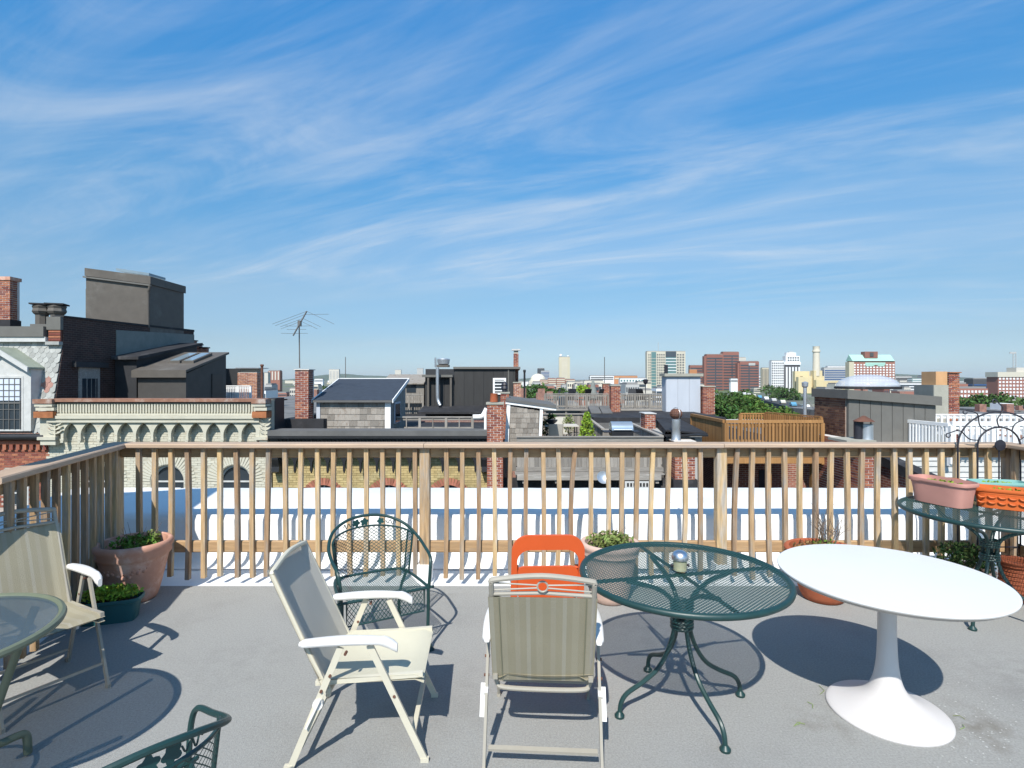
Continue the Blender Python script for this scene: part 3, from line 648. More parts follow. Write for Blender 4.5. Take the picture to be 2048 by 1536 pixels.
# wrought iron barrel chair
def leaf_plate(b, c, sc, rot, nrm):
    pts = []
    for i in range(24):
        a = 2 * pi * i / 24; r = sc * (.62 + .38 * abs(math.cos(2.5 * a))); pts.append((r * math.cos(a + rot), r * math.sin(a + rot)))
    n = V(nrm).normalized(); u = n.cross(V((0, 0, 1))).normalized(); w = u.cross(n)
    b.extr([V(c) + u * p + w * q for p, q in pts], n * .003); return b
def barrel_chair(name, label, loc, rz):
    t = T(name, label, 'chair', loc, rz)
    hoop = [(.265, .235, .42), (.275, .235, .56), (.285, .20, .625), (.292, .08, .655), (.285, -.06, .70), (.235, -.19, .765), (.13, -.265, .815), (0, -.285, .832)]
    hoop = hoop + [(-x, y, z) for x, y, z in reversed(hoop[:-1])]
    B().tube(crv(hoop, 7), .0105, 8).o('hoop', 'green_metal', t, sm=True)
    def bk(u, v):                                                      # barrel surface: u across, v up
        a = R(-78 + 156 * u); zt = .70 + .055 * math.cos(R(-78 + 156 * u)) ** .8
        z = .43 + (zt - .43) * v; r = .225 + .03 * v
        return V((r * 1.04 * math.sin(a), -.02 - r * math.cos(a), z))
    B().tube([bk(i / 24, 1) for i in range(25)], .007, 7).o('inner_hoop', 'green_metal', t, sm=True)
    for u in (0, 1): B().tube([bk(u, i / 4) for i in range(5)], .007, 7).o('upright', 'green_metal', t, sm=True)
    for u in (.08, .92): B().tube([bk(u, i / 4) for i in range(5)], .006, 7).o('upright', 'green_metal', t, sm=True)
    m = B(); nu, nv = 44, 26
    for i in range(nu):
        for j_ in range(nv):
            p, q = (bk(i / nu, j_ / nv), bk((i + 1) / nu, (j_ + 1) / nv)) if (i + j_) % 2 == 0 else (bk(i / nu, (j_ + 1) / nv), bk((i + 1) / nu, j_ / nv))
            d = (q - p).normalized(); sd = d.cross(V((p.x, p.y, 0)).normalized()) * .0019; m.quad(p - sd, q - sd, q + sd, p + sd)
    m.o('back_mesh', 'green_mesh', t)
    for u, r in ((.52, .3), (.60, 1.2), (.37, 2)):
        p = bk(u, 1) + V((0, 0, .032)); leaf_plate(B(), p, .03 if r < 2 else .026, r, (p.x, p.y, 0)).o('leaf_ornament', 'leaf_metal', t)
    for u0, sg in ((.22, 1), (.74, -1)):
        pts = []
        for i in range(26):
            q = i / 25; a = q * 4.2 * pi; rr_ = .018 * (1 - q * .75) if q > .5 else .018
            base = bk(u0 + sg * (.10 * q), 1); pts.append(base + V((0, 0, .03 + .02 * math.sin(a) * (1 - .4 * q))))
        B().tube(pts, .003, 5).o('scroll', 'green_metal', t, sm=True)
    st = crv([(-.25, .235, .425), (.25, .235, .425), (.265, .2, .425), (.235, -.13, .425), (.16, -.21, .425), (-.16, -.21, .425), (-.235, -.13, .425), (-.265, .2, .425)], 5, True)
    B().tube(st, .0095, 8, True).o('seat_frame', 'green_metal', t, sm=True)
    lattice_flat(B(), (.232, .205), .425, .024, .022, .0054, .0007, cy=.012).o('seat_mesh', 'green_mesh', t)
    ap = B(); y0 = .233
    for k in range(38):
        x = -.225 + k * .012
        for a_, c_ in ((0, 1), (1, 0)):
            for r_ in range(8):
                z = .275 + r_ * .018; p = V((x, y0, z + (.018 if a_ else 0))); q = V((x + .012, y0, z + (.018 if c_ else 0)))
                if (k + r_) % 2 == a_: ap.bar(p, q, .0015, .0036)
    ap.o('apron_mesh', 'green_mesh', t)
    B().tube([(-.235, y0, .415), (-.235, y0, .27), (.235, y0, .27), (.235, y0, .415)], .006, 6).o('apron_frame', 'green_metal', t, sm=True)
    for s in (-1, 1):
        for q, pts in (('f', [(s * .262, .235, .42), (s * .262, .235, .3), (s * .258, .24, .12), (s * .272, .25, .012)]), ('r', [(s * .235, -.13, .425), (s * .205, -.16, .3), (s * .20, -.19, .14), (s * .225, -.235, .012)])):
            B().tube(crv(pts, 6), .0105, 8).o('leg', 'green_metal', t, sm=True)
            e = pts[-1]; B().lathe([(.011, .022), (.018, .014), (.024, .008), (.023, 0)], 14, (e[0], e[1], 0)).o('foot', 'green_metal', t, sm=True)
    return t
gc = barrel_chair('garden_chair', 'dark green iron barrel chair with leaf ornaments by the railing', (-.92, 3.71, 0), math.atan2(-.48, -.88)); gc.scale = (1.07, 1.04, .97)
barrel_chair('garden_chair', 'dark green iron barrel chair turned to the glass table, only its back showing', (-1.165, 1.60, 0), R(47.8))
# glass table
t = T('glass_table', 'round obscured glass patio table with olive metal rim', 'table', (-2.47, 2.27, 0))
mat('olive_metal', (.14, .16, .11), .45, .1, 8, .03)
B().lathe([(.02, .712), (.455, .712), (.455, .719), (.02, .719)], 64).o('glass_top', 'glass_table', t)
B().tube([(math.cos(a) * .462, math.sin(a) * .462, .712) for a in [2 * pi * i / 72 for i in range(72)]], .0175, 8, True).o('rim', 'olive_metal', t, sm=True)
for i in range(4):
    a = R(65 + 90 * i); c, s = math.cos(a), math.sin(a)
    B().tube(crv([(c * .40, s * .40, .70), (c * .33, s * .33, .52), (c * .24, s * .24, .25), (c * .22, s * .22, .16), (c * .26, s * .26, .122), (c * .33, s * .33, .118), (c * .363, s * .363, .10), (c * .37, s * .37, .012)], 5), .0175, 10).o('leg', 'olive_metal', t, sm=True)
B().tube([(math.cos(a) * .222, math.sin(a) * .222, .2) for a in [2 * pi * i / 40 for i in range(40)]], .009, 8, True).o('brace_ring', 'olive_metal', t, sm=True)
# ================================================================ pots and planters
def pot(name, label, c, r, h, rb, m, cat='pot', rim=.05, soil=.06, n=48, group=None, rings=()):
    t = T(name, label, cat, (c[0], c[1], c[2] if len(c) > 2 else 0), 0, group)
    pr = [(rb * .9, 0), (rb, .008)]
    for k in range(1, 9):
        q = k / 8; pr.append((rb + (r - .03 - rb) * q ** .85, (h - rim * 1.9) * q))
        if k in rings: pr += [(pr[-1][0] + .008, pr[-1][1] + .006), (pr[-1][0] + .006, pr[-1][1] + .018)]
    pr += [(r - .022, h - rim * 1.75), (r - .008, h - rim * 1.5), (r - .012, h - rim), (r, h - rim * .75), (r + .004, h - rim * .35), (r - .006, h - .006), (r - .02, h), (r - .036, h - .008), (r - .045, h - soil), (.01, h - soil)]
    B().lathe(pr, n).o('body', m, t, sm=True, ang=50)
    B().lathe([(r - .05, h - soil + .004), (r * .5, h - soil + .018), (.01, h - soil + .022)], 24).o('soil', 'soil', t, sm=True)
    return t
t = pot('flower_pot', 'large tan terracotta pot with flower relief in the railing corner', (-3.10, 4.47), .275, .48, .16, 'terracotta_tan', rim=.07, soil=.09)
for a0, z in ((-1.75, .30), (-1.25, .27), (-2.25, .27), (-.8, .30), (-2.75, .30)):
    b = B(); rad = .204 + .12 * (z - .25)
    for k in range(7):
        q = 2 * pi * k / 7; aa = a0 + .034 / rad * math.cos(q) * 1.3; b.ball((math.cos(aa) * (rad + .008), math.sin(aa) * (rad + .008), z + .030 * math.sin(q)), .02, 8, 5)
    b.ball((math.cos(a0) * (rad + .012), math.sin(a0) * (rad + .012), z), .016, 8, 5); b.o('flower_relief', 'terracotta_tan', t, sm=True)
def plant(t, c, rad, n, sz, m, stems=0, sh=.2, name='foliage'):
    b = B().foliage(c, rad, n, sz, .15, .3); b.o(name, m, t, kind='stuff')
    if stems:
        s = B()
        for _ in range(stems):
            a = random.uniform(0, 6.3); r = random.uniform(.2, 1)
            p = V((c[0] + math.cos(a) * rad[0] * .3 * r, c[1] + math.sin(a) * rad[1] * .3 * r, c[2] - rad[2])); q = V((c[0] + math.cos(a) * rad[0] * r * 1.1, c[1] + math.sin(a) * rad[1] * r * 1.1, c[2] + rad[2] * random.uniform(.6, 1.5) + sh * random.random()))
            s.tube(crv([p, (p + q) / 2 + V((random.gauss(0, .02), random.gauss(0, .02), .02)), q], 3), [.003] * 6 + [.0012], 5) if False else s.tube([p, (p + q) / 2 + V((random.gauss(0, .02), random.gauss(0, .02), .02)), q], [.003, .0022, .001], 5)
        s.o('stems', 'twig', t, kind='stuff')
plant(t, (.02, -.02, .45), (.19, .19, .08), 560, .016, 'leaf_green', 10, .12)
plant(t, (.12, .05, .50), (.06, .06, .06), 90, .013, 'leaf_olive')
t = T('trough_planter', 'dark teal trough planter full of lime green plants beside the big terracotta pot', 'planter', (-3.0, 4.07, 0), R(17))
def trough(L_, W_, h, m, parent, taper=.82, n=40, sq=.45, rimw=.012, name='body'):
    def se(a, l, w): return (math.copysign(abs(math.cos(a)) ** sq, math.cos(a)) * l, math.copysign(abs(math.sin(a)) ** sq, math.sin(a)) * w)
    lv = [(taper, 0), (taper * 1.01, .006), ((taper + .93) / 2, h * .5), (.93, h - .034), (.945, h - .033), (1.0, h - .028), (1.015, h - .014), (1.0, h), (.965, h), (.94, h - .03), (.93, h - .045), (.02, h - .04)]
    b = B(); vs = []; fs = []
    for k, z in lv:
        for i in range(n): x, y = se(2 * pi * i / n, L_ * k, W_ * k if k > .1 else W_ * k); vs.append((x, y, z))
    for j_ in range(len(lv) - 1):
        for i in range(n): fs.append((j_ * n + i, j_ * n + (i + 1) % n, (j_ + 1) * n + (i + 1) % n, (j_ + 1) * n + i))
    fs += [tuple(range(n - 1, -1, -1)), tuple((len(lv) - 1) * n + i for i in range(n))]
    b.add(vs, fs); b.o(name, m, parent, sm=True, ang=45)
    B().lathe([(1, 0), (.5, .008), (.02, .01)], 24, (0, 0, h - .036), L_ * .88, W_ * .88).o('soil', 'soil', parent, sm=True)
trough(.21, .10, .17, 'planter_teal', t)
plant(t, (0, 0, .20), (.21, .11, .055), 900, .015, 'leaf_lime')
t = pot('flower_pot', 'pale tan terracotta pot with a leafy bush behind the orange chair', (.80, 4.45), .24, .48, .14, 'terracotta_pale', rim=.06)
plant(t, (0, 0, .48), (.20, .18, .065), 900, .015, 'leaf_olive', 8, .06)
t = pot('flower_pot', 'wide red terracotta bowl with bare dead stems behind the white table', (2.55, 4.47), .285, .42, .15, 'terracotta', rim=.05, soil=.07)
plant(t, (-.05, 0, .42), (.18, .16, .05), 420, .015, 'leaf_brown'); plant(t, (.03, 0, .43), (.15, .15, .05), 140, .014, 'leaf_green')
b = B()
for _ in range(17):
    a = random.uniform(0, 6.3); l = random.uniform(.14, .42); q = V((math.cos(a) * random.uniform(.03, .17), math.sin(a) * .1, .40 + l)); p = V((random.gauss(.02, .03), random.gauss(0, .03), .37)); md = (p + q) / 2 + V((random.gauss(0, .03), 0, 0))
    b.tube([p, md, q], [.004, .003, .0012], 5)
    for k in range(2): b.tube([md, md + V((random.gauss(0, .06), random.gauss(0, .03), random.uniform(.04, .12)))], [.002, .001], 4)
b.o('dead_stems', 'twig', t, kind='stuff')
# corner table with planters
CT = V((3.62, 4.13, 0)); ZC = .80
t0 = mesh_table('mesh_table', 'round dark green mesh table crowded with planters in the railing corner', CT, R(20), .56, ZC)
def on_table(name, label, x, y, rz, L_, W_, h, m, leaves):
    t = T(name, label, 'planter', (x, y, ZC + .001), rz); trough(L_, W_, h, m, t)
    if leaves: plant(t, (0, 0, h - .02), (L_ * .7, W_ * .6, .016), leaves, .012, 'leaf_lime')
    return t
t = on_table('trough_planter', 'dusty pink oval planter on the corner mesh table', 3.46, 4.38, R(-72), .225, .115, .195, 'planter_pink', 60)
t = on_table('trough_planter', 'bright orange rectangular planter with embossed swags on the corner table', 3.83, 4.22, R(-38), .21, .10, .155, 'planter_orange', 90)
b = B()
for k in range(6):
    for q in range(2):
        cx_ = -.15 + k * .06; cz = .055 + q * .042
        b.tube([(cx_ + .022 * math.cos(a), -.0905 - .05 * cz, cz + .014 * math.sin(a)) for a in [pi + pi * i / 8 for i in range(9)]], .006, 6)
b.o('embossed_swags', 'planter_orange', t, sm=True)
t = on_table('trough_planter', 'mint green oval planter on the corner mesh table', 3.97, 4.46, R(-8), .20, .085, .165, 'planter_mint', 80)
t = pot('flower_pot', 'terracotta pot on the corner table hidden behind the orange planter', (3.66, 4.53, ZC), .085, .17, .06, 'terracotta', rim=.03, soil=.03)
t = pot('flower_pot', 'red clay pot on the corner table beside the orange planter', (4.08, 4.19, ZC), .085, .18, .06, 'terracotta_tan', rim=.03, soil=.03)
t = pot('flower_pot', 'pale pot with a dark bush under the corner mesh table', (3.72, 4.48), .20, .26, .13, 'terracotta_pale', rim=.04)
plant(t, (0, 0, .33), (.23, .2, .12), 900, .017, 'leaf_dark', 6, .08); plant(t, (0, 0, .36), (.23, .2, .10), 90, .014, 'leaf_olive')
t = pot('flower_pot', 'ribbed red terracotta pot on the deck under the corner table', (4.14, 4.47), .135, .32, .12, 'terracotta', rim=.03, rings=(1, 2, 3, 4, 5, 6, 7))
# trellis
YT = 4.70; zc = pz(893, YT); cx = px(1998, YT); ro, ri = .355, .185
t = T('garden_trellis', 'black iron garden trellis with a sunburst arch in the railing corner', 'trellis', (cx, YT, 0))
for nm, r_, zz in (('outer_arch', ro, .84), ('inner_arch', ri, .90)):
    B().tube([(-r_, 0, .05)] + [(r_ * math.cos(a), 0, zc + r_ * zz * math.sin(a)) for a in [pi - pi * i / 28 for i in range(29)]] + [(r_, 0, .05)], .0075, 7).o(nm, 'iron', t, sm=True)
B().tube([(0, 0, .05), (0, 0, zc)], .006, 6).o('centre_stem', 'iron', t, sm=True)
for z in (.35, .75): B().tube([(-ro, .004, z), (ro, .004, z)], .005, 6).o('cross_bar', 'iron', t, sm=True)
B().lathe([(.004, -.006), (.045, -.006), (.048, 0), (.045, .006), (.004, .010)], 24).o('sun_disc', 'iron', t, loc=(0, -.012, zc + .012)).rotation_euler = (pi / 2, 0, 0)
for a in (20, 55, 90, 125, 160):
    c, s = math.cos(R(a)), math.sin(R(a)); pts = []
    for i in range(22):
        q = i / 21; r_ = ri + (ro * 1.28 - ri) * q; w = .03 * math.sin(q * 2.2 * pi) * (.35 + q); pts.append((c * r_ - s * w, -.003, zc + (s * r_ + c * w) * (.86)))
    e = V(pts[-1])
    for i in range(12): aa = i / 11 * 5.5; pts.append((e.x + .018 * (math.cos(aa + R(a) - 1.5) - math.cos(R(a) - 1.5)), -.003, e.z + .018 * (math.sin(aa + R(a) - 1.5) - math.sin(R(a) - 1.5))))
    B().tube(pts, .005, 6).o('sun_ray', 'iron', t, sm=True)
# petals and litter on the deck
b = B(); rn = random.Random(5)
for k in range(230):
    p = G(rn.gauss(1960, 75), rn.gauss(1455, 60)) if k < 150 else G(rn.uniform(1000, 2048), rn.uniform(1200, 1530))
    if k >= 150 and k % 3: continue
    s_ = rn.uniform(.0035, .008); a = rn.uniform(0, 6.3); p.z = .003
    if (p - V((2.03, 2.95, 0))).length < .31: continue
    b.add([p + V((s_ * math.cos(a + q), s_ * .6 * math.sin(a + q) , .0012 * (i % 2))) for i, q in enumerate((0, 1.6, 3.1, 4.7))], [(0, 1, 2, 3)])
o = b.o('litter', 'white_worn'); o['kind'] = 'stuff'; tag(o, 'tiny pale petals scattered on the deck round the white table', 'litter')
b = B()
for x, y, l, a in ((1640, 1390, .10, .6), (1610, 1450, .07, 2.9), (1625, 1418, .06, 1), (1930, 1440, .05, 2), (1920, 1460, .06, .2), (1590, 1452, .05, .1)):
    p = G(x, y); p.z = .004; b.tube([p, p + V((l * .5 * math.cos(a), l * .5 * math.sin(a), .006)), p + V((l * math.cos(a + .5), l * math.sin(a + .5), 0))], .0016, 4)
o = b.o('dry_grass', 'leaf_olive'); o['kind'] = 'stuff'; tag(o, 'dry grass stalks lying on the deck by the white table base', 'litter')
# ================================================================ the row of houses across the alley
ZG = -13.0
struct(B().add([(-9000, -400, ZG), (9000, -400, ZG), (9000, 12000, ZG), (-9000, 12000, ZG)], [(0, 1, 2, 3)]), 'ground', 'ground')
struct(B().add([(-60, 7, ZG + .02), (60, 7, ZG + .02), (60, 16.6, ZG + .02), (-60, 16.6, ZG + .02)], [(0, 1, 2, 3)]), 'alley', 'asphalt')
YF = 17.5
def fx(x, Y=YF): return px(x, Y)
def fz(y, Y=YF): return pz(y, Y)
def brickwall(x0, x1, z0, z1, y, skip=None, bl=.205, bh=.064, j=.011, d=.012, axis='x'):
    b = B(); k = 0; z = z1 - bh
    while z > z0:
        s = x0 - (bl + j) / 2 * (k % 2)
        while s < x1 - .02:
            a, e = max(s, x0), min(s + bl, x1); s += bl + j
            if e - a < .03 or (skip and skip((a + e) / 2, z + bh / 2)): continue
            q = random.uniform(0, .004)
            if axis == 'x': b.box(a, e, y - d + q, y + .02, z, z + bh)
            else: b.box(y - d + q, y + .02, a, e, z, z + bh)
        z -= bh + j; k += 1
    return b
def arch_wall(x0, x1, z0, z1, y, wins, th=.22):
    """front wall with round-headed openings: wins = (cx, r, z of springing, z of sill)"""
    b = B(); xs = x0
    for cx, r, zs, zl in sorted(wins):
        b.box(xs, cx - r, y, y + th, z0, z1); b.box(cx - r, cx + r, y, y + th, z0, zl); n = 14
        for i in range(n):
            a0, a1 = pi - pi * i / n, pi - pi * (i + 1) / n
            p, q = (cx + r * math.cos(a0), zs + r * math.sin(a0)), (cx + r * math.cos(a1), zs + r * math.sin(a1))
            b.extr([(p[0], y, p[1]), (q[0], y, q[1]), (q[0], y, z1), (p[0], y, z1)], (0, th, 0))
        xs = cx + r
    b.box(xs, x1, y, y + th, z0, z1); return b
def arch_window(t, cx, r, zs, zl, y, m='white_worn', up=True):
    w = B(); n = 14; ri = r - .07
    out = [(cx + r * math.cos(pi * i / n), zs + r * math.sin(pi * i / n)) for i in range(n + 1)]; inn = [(cx + ri * math.cos(pi * i / n), zs + ri * math.sin(pi * i / n)) for i in range(n + 1)]
    for i in range(n): w.extr([(out[i][0], y, out[i][1]), (out[i + 1][0], y, out[i + 1][1]), (inn[i + 1][0], y, inn[i + 1][1]), (inn[i][0], y, inn[i][1])], (0, .08, 0))
    w.box(cx - r, cx - ri, y, y + .08, zl, zs); w.box(ri + cx, r + cx, y, y + .08, zl, zs); w.box(cx - ri, cx + ri, y + .004, y + .076, zl, zl + .07)
    wo = w.o('window', m, t, wc=True)
    B().extr([(p[0], y + .05, p[1]) for p in out] + [(cx - r, y + .05, zl), (cx + r, y + .05, zl)], (0, .01, 0)).o('pane', 'pane', wo, wc=True)
    B().box(cx - .022, cx + .022, y + .012, y + .045, zl, zs + ri).o('muntin', m, wo, wc=True)
    for z in (zs - .02, (zs + zl) / 2): B().box(cx - ri, cx + ri, y + .014, y + .043, z - .025, z + .025).o('muntin', m, wo, wc=True)
# ---- cream painted house
X0, X1 = fx(93), fx(543)
hs = T('row_house', 'cream painted brick row house with a peeling bracketed cornice and arched windows', 'house', ((X0 + X1) / 2, YF, ZG))
wins = [(fx(335), .53, fz(963), fz(1085)), (fx(470), .53, fz(963), fz(1085)), (fx(198), .53, fz(963), fz(1085))]
arch_wall(X0, X1, ZG, fz(800), YF, wins).o('front_wall', 'mortar_cream', hs, wc=True)
def skipw(x, z):
    for cx, r, zs, zl in wins:
        if abs(x - cx) < r + .08 and zl - .05 < z < zs: return True
        if z >= zs - .01 and math.hypot(x - cx, z - zs) < r + .43: return True
    return False
brickwall(X0, X1, fz(1010), fz(885), YF, skipw).o('brickwork', 'brick_cream_i', hs, wc=True, kind='stuff')
brickwall(X0, X1, fz(884), fz(850), YF, None).o('brickwork', 'brick_cream_i', hs, wc=True, kind='stuff')
for w in wins:
    arch_window(hs, w[0], w[1], w[2], w[3], YF + .1, 'white_worn')
    n = 25
    for i in range(n):
        a = pi * (i + .5) / n; dr = V((math.cos(a), 0, math.sin(a))); c = V((w[0], YF - .004, w[2])) + dr * (w[1] + .205)
        o = link('voussoir', unit('brick_cream_i'), hs, c - root_loc(hs), (0, -a + pi / 2, 0), (.062, .03, .36))
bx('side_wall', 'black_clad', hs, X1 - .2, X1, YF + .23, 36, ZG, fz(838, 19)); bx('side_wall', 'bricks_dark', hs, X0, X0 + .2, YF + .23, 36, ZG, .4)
bx('roof', 'roof_tar_light', hs, X0 + .21, X1 - .21, YF + .23, 36, .25, .42)
bx('parapet_return', 'black_clad', hs, X1 - .25, X1 + .012, YF + .24, YF + .95, fz(838, 19) - .01, fz(797))
# cornice
zc_ = fz(797); yc = YF - .27
bx('coping', 'rust_coping', hs, fx(107), fx(531), yc - .06, YF + .35, fz(803), zc_)
bx('cornice_board', 'cream_paint', hs, fx(109), fx(527), yc + .06, YF - .02, fz(826), fz(803))
bx('shadow_gap', 'black_paint', hs, fx(109), fx(527), yc + .0, yc + .055, fz(806), fz(803.2))
k = 0
for i in range(72):
    x = fx(116 + i * 5.63); piece('flute', 'cream_paint', hs, x, x + .052, yc + .005, yc + .062, fz(824), fz(808))
for nm, y0, y1, dy in (('bead_moulding', 826, 830, -.01), ('crown_moulding', 830.3, 836, -.07), ('bed_moulding', 836.3, 839, -.02), ('fascia', 839.3, 843.5, -.05)):
    bx(nm, 'cream_paint', hs, fx(110), fx(527), yc + dy, YF - .021, fz(y1), fz(y0))
for q in (137, 171, 209, 243, 280, 314, 349, 383, 418, 452.5, 488, 523.6):
    hw = 17.2; pts = []
    for sg in (-1, 1):
        col_ = []
        for i in range(9):
            a = pi / 2 * i / 8; col_.append((q + sg * (2.6 + (hw - 2.6) * (1 - math.sin(a)) ** 1.0), 845 + (868 - 845) * (1 - math.cos(a)) ** .75 if i else 845.0))
        pts += col_ if sg == -1 else list(reversed(col_))
    m_ = len(pts) // 2
    poly = [(fx(a), yc + .02, fz(b_)) for a, b_ in pts[:m_]] + [(fx(q - 2.6), yc + .02, fz(876)), (fx(q + 2.6), yc + .02, fz(876))] + [(fx(a), yc + .02, fz(b_)) for a, b_ in pts[m_:]]
    B().extr(poly, (0, .12, 0)).o('bracket', 'cream_paint', hs, wc=True)
    for z0, w_ in ((876, 3.6), (880, 2.6)): bx('pendant', 'cream_paint', hs, fx(q - w_), fx(q + w_), yc, yc + .16, fz(z0 + 3.6), fz(z0))
    bx('bracket_arm', 'cream_paint', hs, fx(q - 2), fx(q + 2), yc + .15, YF - .02, fz(866), fz(846))
for q0, q1 in ((88, 128), (515, 545)):
    c = T('x', 'x', 'x') if False else None; w_ = q1 - q0; q0b, q1b = q0 + .12 * w_, q1 - .12 * w_
    for nm, m_, a, e, y0, y1, dy in (('corbel_top', 'rust_coping', q0, q1 - 2, 797.5, 806, -.16), ('corbel_band', 'cream_paint', q0 + 2, q1 - 3, 807, 812, -.13), ('corbel_band', 'cream_paint', q0 + 3, q1 - 1, 814, 820, -.10), ('corbel_block', 'brown_rust', q0 + 1, q1 - 1, 822, 834, -.14), ('corbel_shaft', 'cream_paint', q0b, q1b, 834, 872, .03), ('corbel_foot', 'cream_paint', q0 + 3, q1 - 1, 872, 878, -.05), ('corbel_foot', 'cream_paint', q0 + 7, q1 - 3, 878.2, 888, .0)):
        bx(nm, m_, hs, fx(a), fx(e), yc + dy, YF - .022, fz(y1), fz(y0))
    for r_ in range(4):
        for sg in (-1, 1):
            cx_ = (q0 + q1) / 2; y_ = 838 + r_ * 8
            B().extr([P(cx_ + sg * 1, y_ + 7, yc + .01), P(cx_ + sg * w_ * .26, y_ + 4, yc - .02), P(cx_ + sg * w_ * .40, y_ - 1, yc - .05), P(cx_ + sg * w_ * .18, y_ + 1, yc)], (0, .06, 0)).o('acanthus_leaf', 'cream_paint', hs, wc=True)
# ---- yellow brick house
X0y, X1y = fx(545), fx(1001)
hy = T('row_house', 'yellow brick row house with a black cornice and red arch tops', 'house', ((X0y + X1y) / 2, YF, ZG))
winy = [(fx(646), .62, fz(1003), fz(1100)), (fx(776), .62, fz(1003), fz(1100)), (fx(897), .62, fz(1003), fz(1100))]
YY = YF + .02
arch_wall(X0y + .005, X1y, ZG, fz(870), YY, [(a, b_, c, d) for a, b_, c, d in winy]).o('front_wall', 'mortar_yellow', hy, wc=True)
def skipy(x, z):
    for cx, r, zs, zl in winy:
        if abs(x - cx) < r and z < zs: return True
        if z >= zs - .02 and math.hypot(x - cx, z - zs) < r + .14: return True
    return False
brickwall(X0y + .01, X1y, fz(1012), fz(905), YY, skipy).o('brickwork', 'brick_yellow_i', hy, wc=True, kind='stuff')
for w in winy:
    arch_window(hy, w[0], w[1], w[2], w[3], YY + .1, 'white_worn')
    n = 22
    for i in range(n):
        a = pi * (i + .5) / n; dr = V((math.cos(a), 0, math.sin(a))); c = V((w[0], YY - .008, w[2])) + dr * (w[1] + .02)
        link('voussoir', unit('brick_arch'), hy, c - root_loc(hy), (0, -a + pi / 2, 0), (.076, .04, .22))
yk = YF - .36
bx('coping', 'roof_grey', hy, X0y + .03, X1y - .02, yk - .08, YF + .4, fz(869), fz(859))
bx('gutter', 'black_paint', hy, X0y + .05, X1y - .03, yk - .1, yk - .02, fz(874), fz(869.3))
bx('frieze', 'black_paint', hy, X0y + .05, X1y - .03, yk + .1, YF + .0, fz(910), fz(870))
for i in range(58):
    x = X0y + .25 + i * .118; piece('dentil', 'black_paint', hy, x, x + .06, yk + .02, yk + .09, fz(884), fz(878))
bx('bed_moulding', 'black_paint', hy, X0y + .05, X1y - .03, yk - .02, yk + .09, fz(905), fz(898))
for i in range(14):
    q = 563 + i * 32.4; hw = 16.0
    pts = []
    for k in range(9): a = pi / 2 * k / 8; pts.append((q - 2 - (hw - 2) * (1 - math.sin(a)), 908 + 19 * (1 - math.cos(a)) ** .8))
    for k in range(8, -1, -1): a = pi / 2 * k / 8; pts.append((q + 2 + (hw - 2) * (1 - math.sin(a)), 908 + 19 * (1 - math.cos(a)) ** .8))
    mid = len(pts) // 2; pts = pts[:mid] + [(q - 2, 938), (q, 944), (q + 2, 938)] + pts[mid:]
    B().extr([(fx(a), yk + .1, fz(b_)) for a, b_ in pts], (0, .1, 0)).o('scallop', 'black_paint', hy, wc=True)
for q0, q1 in ((550, 567), (964, 986)):
    B().extr([(fx(q0), y_, z_) for y_, z_ in ((yk - .06, fz(905)), (yk - .06, fz(915)), (yk + .02, fz(930)), (yk + .0, fz(940)), (YF, fz(947)), (YF, fz(905)))], (fx(q1) - fx(q0), 0, 0)).o('end_bracket', 'black_paint', hy, wc=True)
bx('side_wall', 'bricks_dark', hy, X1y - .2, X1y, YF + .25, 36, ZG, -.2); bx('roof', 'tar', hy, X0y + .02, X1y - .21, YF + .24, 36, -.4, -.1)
bx('parapet', 'tar', hy, fx(562, 19), fx(655, 19), 18.6, 18.95, -.1, fz(838, 18.7))
# chimney with the aerial
Yc = 19.0
chimney('brick_chimney', 'red brick chimney carrying the television aerial', px(590, Yc), px(617, Yc), Yc, Yc + .56, fz(838, Yc), fz(740, Yc), True, 'brick_red', 'fr', 'mortar', cap=.03, capm='mortar')
xa, ya = px(597, Yc), Yc + .1; za0, za1 = fz(738, Yc), fz(640, Yc)
t = T('roof_aerial', 'tall metal television aerial on the brick chimney', 'aerial', (xa, ya, za0))
B().tube([(xa, ya, za0 + .035), (px(596, Yc), ya, fz(640, Yc))], .022, 8).o('mast', 'roof_grey', t, wc=True, sm=True)
b0, b1 = V((px(606, Yc), ya + .25, fz(620, Yc))), V((px(591, Yc), ya - .3, fz(672, Yc)))
B().bar(b0, b1, .035, .035).o('boom', 'roof_grey', t, wc=True)
for q, ln in ((0, 1.45), (.14, 1.25), (.30, .95), (.42, .85), (.62, .62), (.76, .45), (.92, .62)):
    c = b0 + (b1 - b0) * q
    for s in (-1, 1):
        d = V((s * .93, -.28 if q < .45 else 0, -.42 + (.4 if s > 0 and q == .14 else 0) if q < .45 else .02)); B().tube([c, c + d * ln * .8], .006, 5).o('element', 'roof_grey', t, wc=True)
B().box(xa - .05, xa + .05, ya - .06, ya + .06, fz(652, Yc), fz(641, Yc)).o('bracket', 'roof_grey', t, wc=True)
